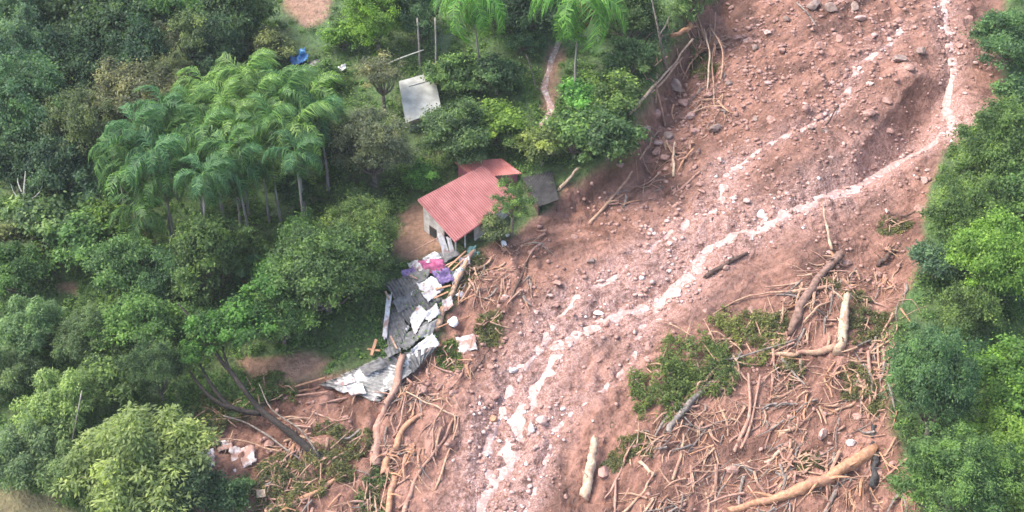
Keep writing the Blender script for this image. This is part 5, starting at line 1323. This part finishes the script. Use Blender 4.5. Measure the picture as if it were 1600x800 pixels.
def scatter_xy(n, dens, seed, box=(-45, 62, -36, 62)):
    rs = np.random.default_rng(seed); out = []
    while len(out) < n:
        x = rs.uniform(box[0], box[1], 4000); y = rs.uniform(box[2], box[3], 4000)
        k = rs.random(4000) < dens(x, y)
        out += list(zip(x[k], y[k]))
    return np.array(out[:n])
mud_only = lambda x, y: stone_density(x, y) * (lookup(_MUD, x, y) > .95)
def in_view(p):
    d = np.asarray(p) - CAM; z = d @ _f
    return abs(d @ _r) / z < 0.372 and abs(d @ _u) / z < 0.190
stones_mats = ['stone', 'stone', 'stone_pale', 'stone', 'stone']
STV = {}
for i, (x, y) in enumerate([q for q in scatter_xy(900, mud_only, 5) if in_view((q[0], q[1], H(q[0], q[1])))][:300]):
    rs = random.Random(i); mt = stones_mats[rs.randrange(5)]; k = rs.randrange(10)
    if (k, mt) not in STV:
        me = STONES[k].copy(); me.materials.clear(); me.materials.append(M[mt]); STV[(k, mt)] = me
    s = .22 + .55 * rs.random() ** 3
    o = obj('stone', STV[(k, mt)], None, ground, (x, y, float(H(x, y)) + s * .02))
    o.scale = (s * rs.uniform(.8, 1.3), s * rs.uniform(.8, 1.2), s * rs.uniform(.7, 1.1)); o.rotation_euler = (rs.uniform(-.4, .4), rs.uniform(-.4, .4), rs.random() * 6.28)
# the gravel between them, too small to pick apart
def gravel():
    rs = np.random.default_rng(77)
    small = [lump_mesh(60 + i, 1, .75, .4) for i in range(6)]
    xy = scatter_xy(8000, lambda x, y: (0.03 + 0.8 * lookup(_GRAV, x, y) * smooth(.4,.6,fbm(x/2.5+7,y/2.5,2)) + .5 * (smooth(.48, .6, fbm(x / 7 + 12, y / 7 + 31, 2)) + 1.4 * np.exp(-(((x - UPF[0]) / 13) ** 2 + ((y - UPF[1]) / 13) ** 2)))) * (lookup(_MUD, x, y) > .9), 9)
    V, F = [], []; nb = 0
    mats = []
    for i, (x, y) in enumerate(xy):
        v, f = small[i % 6]; s = .06 + .30 * rs.random() ** 4 + .16 * rs.random() ** 2 * math.exp(-((x - UPF[0]) ** 2 + (y - UPF[1]) ** 2) / 260)
        a = rs.random() * 6.28; R = np.array([[math.cos(a), -math.sin(a), 0], [math.sin(a), math.cos(a), 0], [0, 0, 1]])
        V.append((np.array(v) * s * np.array([1.2, 1, .9])) @ R.T + np.array([x, y, float(H(x, y)) + s * .2]))
        F.append(np.array(f) + nb); nb += len(v); g_ = float(lookup(_GRAV, x, y)); mats.append(np.full(len(f), (2 if rs.random() < .15 else 1) if rs.random() < g_ * .8 - .15 else 0))
    me = mesh_from('gravel', np.vstack(V), np.vstack(F))
    for m_ in ('stone', 'stone_pale', 'stone_white'): me.materials.append(M[m_])
    me.polygons.foreach_set('material_index', np.concatenate(mats).astype(np.int32))
    tag(obj('gravel', me), 'loose gravel and clods strewn over the mud', 'gravel', kind='stuff')
gravel()

# ------------------------------------------------------------------ twigs and splinters strewn over the log fields
FIELDS = [to_ground0(p) for p in ([(1090, 560), (1200, 470), (1300, 400), (1420, 430), (1395, 560), (1430, 790), (1300, 815), (930, 815), (1000, 690)],
                                   [(560, 600), (700, 540), (760, 560), (700, 680), (640, 815), (400, 815), (430, 700), (520, 610)],
                                   [(1010, 40), (1130, 20), (1150, 160), (1040, 250), (960, 290), (980, 180)],
                                   [(700, 470), (760, 390), (860, 350), (830, 460), (740, 540)])]
def twigs():
    rs = np.random.default_rng(3); bins = {'wood_tan': MB(), 'wood_pink': MB(), 'wood_grey': MB(), 'wood_orange': MB()}
    keys = list(bins)
    for fi, (poly, n) in enumerate(zip(FIELDS, (1100, 420, 170, 120))):
        x0, y0 = poly.min(0); x1, y1 = poly.max(0); k = 0
        while k < n:
            x, y = rs.uniform(x0, x1), rs.uniform(y0, y1)
            if rs.random() > float(smooth(.42, .58, fbm(x / 3.2 + 9, y / 3.2, 2))) + .08: continue
            if not inside(np.array([x]), np.array([y]), poly)[0]: continue
            k += 1
            L = rs.uniform(.5, 2.2) + 2.0 * rs.random() ** 3; an = rs.normal(-2.2, .75); d = np.array([math.cos(an), math.sin(an)]) * L
            r = .03 + .13 * rs.random() ** 3
            p = []
            for t in (0, .5, 1):
                q = np.array([x, y]) + d * t + rs.normal(size=2) * .12
                p.append((q[0], q[1], float(H(q[0], q[1])) + r + (rs.random() ** 2) * .45))
            bins[keys[rs.choice(4, p=[.4, .32, .16, .12])]].tube(p, [r, r * .8, r * .4], 5, .1, 2, k)
    V, F, mi = [], [], []
    for i, kk in enumerate(keys):
        b = len(V); V += bins[kk].v; F += [tuple(j + b for j in f) for f in bins[kk].f]; mi += [i] * len(bins[kk].f)
    me = mesh_from('broken_twigs', V, F)
    for kk in keys: me.materials.append(M[kk])
    me.polygons.foreach_set('material_index', np.array(mi, np.int32))
    tag(obj('broken_twigs', me), 'broken twigs and splinters strewn over the log fields', 'twigs', kind='stuff')
twigs()

# ------------------------------------------------------------------ leafy branches lying on the mud
def leafy_heap(u, v, rx, ry, tint, label, seed, name='fallen_branches', h=.9):
    p = ground_at(u, v, .3); a = metres(rx, p); b = metres(ry, p) / .62
    rs = np.random.default_rng(seed)
    n = int(34 * a * b) + 12
    ang = rs.random(n) * 6.28; rad = rs.random(n) ** .5 * 1.25
    cx = np.cos(ang) * rad * a; cy = np.sin(ang) * rad * b
    per = 26
    own = np.repeat(np.arange(n), per); tot = len(own); e = unit(rs, tot); e[:, 2] = np.abs(e[:, 2])
    c = np.stack([cx[own] + p[0], cy[own] + p[1], np.zeros(tot)], 1) + e * np.array([.5, .5, h * .6]) * rs.random(tot)[:, None]
    c[:, 2] += H(c[:, 0], c[:, 1]) + .05 + (h * .4 * rs.random(n) * (1 - rad ** 2))[own]
    keep = fbm(c[:, 0] / 2.2 + seed, c[:, 1] / 1.6, 3) > .31 + .27 * rad[own] ** 2
    c = c[keep]; e = e[keep]; tot = len(c); own = own[keep]
    ln = .27 * (.6 + .8 * rs.random(tot))
    o3 = np.array([p[0], p[1], float(H(p[0], p[1]))])
    vv, f = leaf_quads(c - o3, e * .6 + np.array([0, 0, .8]) + .6 * rs.normal(size=(tot, 3)), e + .6 * rs.normal(size=(tot, 3)), ln * 1.25, ln * .34)
    tint_ = np.clip(.4 + .22 * rs.normal(size=n)[own] + .18 * rs.normal(size=tot), 0, 1)
    root = empty(name, tuple(o3), label, 'branches', 'leafy branches brought down by the slide')
    fo = obj('foliage', mesh_from('foliage', vv, f, False, np.repeat(tint_, 4)), M['leaf'], root); fo.color = (TINT[tint][0] * 1.1, TINT[tint][1] * .9, TINT[tint][2] * .8, 1)
    for k in range(9):
        s = rs.uniform(-.6, .6, 2) * (a, b); d = rs.normal(size=2) * (a * .5, b * .5); pts = []
        for t in (0, .5, 1):
            q = s + d * t; pts.append((q[0], q[1], float(H(q[0] + p[0], q[1] + p[1])) - o3[2] + .25 + .3 * rs.random()))
        MB().tube(pts, [.08, .06, .03], 5, .1, 3, k).build('branch', M['wood_tan'], root, True)
leafy_heap(1035, 602, 48, 42, 'mid', 'green leafy branches at the left tip of the green patch', 1, h=1.9)
leafy_heap(1082, 562, 60, 44, 'mid', 'dense green leafy branches in the middle of the green patch', 2, h=2.0)
leafy_heap(1150, 525, 60, 36, 'bamboo', 'olive leafy branches at the right of the green patch', 3, h=1.5)
leafy_heap(1130, 580, 34, 22, 'deep', 'dark leafy branches under the grey log', 4)
leafy_heap(1195, 505, 34, 24, 'olive', 'thin olive branches left of the grey brown trunk', 5)
leafy_heap(1355, 490, 34, 28, 'olive', 'olive leafy branches right of the pale yellow trunk', 6)
leafy_heap(1345, 595, 30, 42, 'olive', 'dull green branches below the curled orange roots', 7)
leafy_heap(1230, 585, 34, 18, 'olive', 'dull green branches between the tan logs', 8)
leafy_heap(1250, 722, 40, 12, 'olive', 'dull green branches above the orange log', 9, h=.4)
leafy_heap(1300, 440, 28, 20, 'olive', 'dull green moss and leaves on the grey brown trunk', 10)
leafy_heap(985, 695, 40, 28, 'olive', 'dry olive branches left of the dark grey log', 11, h=.4)
leafy_heap(530, 715, 58, 36, 'olive', 'green leafy branches right of the leaning trunk base', 12)
leafy_heap(440, 745, 46, 40, 'olive', 'green leafy branches below the leaning trunk base', 13)
leafy_heap(345, 650, 60, 26, 'olive', 'olive leafy branches above the white rubble', 14)
leafy_heap(420, 610, 40, 26, 'mid', 'green branches between the leaning trunks and the mud', 15)
leafy_heap(768, 505, 26, 18, 'olive', 'small olive tuft on the mud right of the wreckage', 16, h=.5)
leafy_heap(708, 555, 22, 16, 'mid', 'small green tuft below the large white sack', 17, h=.5)
leafy_heap(735, 415, 22, 22, 'olive', 'olive branches below the teal cloth', 18, h=.6)
leafy_heap(1095, 100, 22, 30, 'olive', 'olive leaves hanging at the broken stems on the bank', 19)
leafy_heap(585, 770, 22, 40, 'deep', 'dark green branches left of the thick orange log end', 20, h=.6)
leafy_heap(1395, 350, 24, 10, 'olive', 'olive roots and leaves on the mud by the right bank', 21, h=.4)

# ------------------------------------------------------------------ undergrowth: low plants nobody could count
def undergrowth():
    rs = np.random.default_rng(21)
    veg = lambda x, y: ((lookup(_MUD, x, y) < .15) & (lookup(_SOIL, x, y) < .3)) * (np.hypot(x - HOUSE[0], y - HOUSE[1]) > 6.5) * (.35 + .65 * smooth(.4, .55, fbm(x / 5 + 3, y / 5, 2)))
    xy = scatter_xy(10500, veg, 31, (-66, 66, -40, 64))
    n = len(xy); per = 44
    own = np.repeat(np.arange(n), per); tot = len(own); e = unit(rs, tot); e[:, 2] = np.abs(e[:, 2])
    sz = .35 + 1.25 * rs.random(n) ** 2
    c = np.stack([xy[own, 0], xy[own, 1], np.zeros(tot)], 1) + e * (sz[own] * rs.random(tot) ** .5)[:, None] * np.array([1, 1, .9])
    c[:, 2] += H(xy[own, 0], xy[own, 1])
    ln = .30 * (.6 + .8 * rs.random(tot))
    v, f = leaf_quads(c, e * .6 + np.array([0, 0, .7]) + .6 * rs.normal(size=(tot, 3)), e + .5 * rs.normal(size=(tot, 3)), ln, ln * .5)
    t = np.clip(.45 + .25 * rs.normal(size=n)[own] + .15 * rs.normal(size=tot), 0, 1)
    o = tag(obj('undergrowth', mesh_from('undergrowth', v, f, False, np.repeat(t, 4)), M['leaf']), 'low leafy undergrowth covering the forest floor', 'undergrowth', kind='stuff')
    o.color = (0.140, 0.245, 0.080, 1)
undergrowth()


# ------------------------------------------------------------------ uprooted root mass on the bank
def root_mass(u, v, size, label, seed, n=16):
    rs = np.random.default_rng(seed); b = ground_at(u, v); b[2] = float(H(b[0], b[1]))
    root = empty('root_mass', tuple(b), label, 'roots')
    V, F = lump_mesh(seed, 2, .7, .5)
    obj('soil_ball', mesh_from('soil_ball', np.array(V) * size * .42 + np.array([0, 0, size * .2]), F), M['stone'], root)
    for k in range(n):
        an = rs.random() * 6.28; el = rs.uniform(-.1, 1.1); L = size * rs.uniform(.8, 1.9)
        d = np.array([math.cos(an) * math.cos(el), math.sin(an) * math.cos(el), math.sin(el)])
        e = d * L; e[2] = max(e[2] - .35 * L * rs.random(), float(H(b[0] + e[0], b[1] + e[1])) - b[2] + .05)
        mid = d * L * .5 + rs.normal(size=3) * .18 * size; mid[2] = max(mid[2], float(H(b[0] + mid[0], b[1] + mid[1])) - b[2] + .1)
        MB().tube([(0, 0, size * .2), mid, e], [.11 * size ** .5, .07, .03], 6, .15, 4, k, 2).build('root', M[('wood_tan', 'wood_orange', 'wood_pink', 'wood_tan')[k % 4]], root, True)
root_mass(1105, 80, 2.4, 'tangle of torn roots at the top of the eroded bank', 3, 34)
root_mass(1326, 452, 1.3, 'roots around the top of the pale yellow trunk', 5, 14)
root_mass(1300, 590, 1.2, 'orange root tangle below the pale yellow trunk', 6, 16)
root_mass(1205, 545, 1.2, 'root tangle at the left end of the long tan log', 8, 14)
root_mass(605, 715, 1.2, 'root tangle where trunk and forked orange log meet', 9, 12)
root_mass(1385, 392, .9, 'dark root stump tangle near the right bank', 10, 12)


# ------------------------------------------------------------------ thin haze volume, added to lift the shadows
def haze():
    m = bpy.data.materials.new('haze'); m.use_nodes = True; nt = m.node_tree
    nt.nodes.remove(nt.nodes['Principled BSDF'])
    v = N(nt, 'ShaderNodeVolumePrincipled'); v.inputs['Color'].default_value = (0.93, 0.96, 1.0, 1); v.inputs['Density'].default_value = 0.00014
    nt.links.new(v.outputs[0], nt.nodes['Material Output'].inputs['Volume'])
    z0 = float(hh.min()) - 1.0; z1 = max(float(hh.max()), 95.0) + 6.0
    x0, x1, y0, y1 = gxs[0] - 2, gxs[-1] + 2, gys[0] - 2, gys[-1] + 2
    o = MB().box(((x0 + x1) / 2, (y0 + y1) / 2, (z0 + z1) / 2), (x1 - x0, y1 - y0, z1 - z0)).build('haze', m)
    tag(o, 'thin pale haze added to lift the shadows of the hillside', 'haze', kind='stuff')
haze()
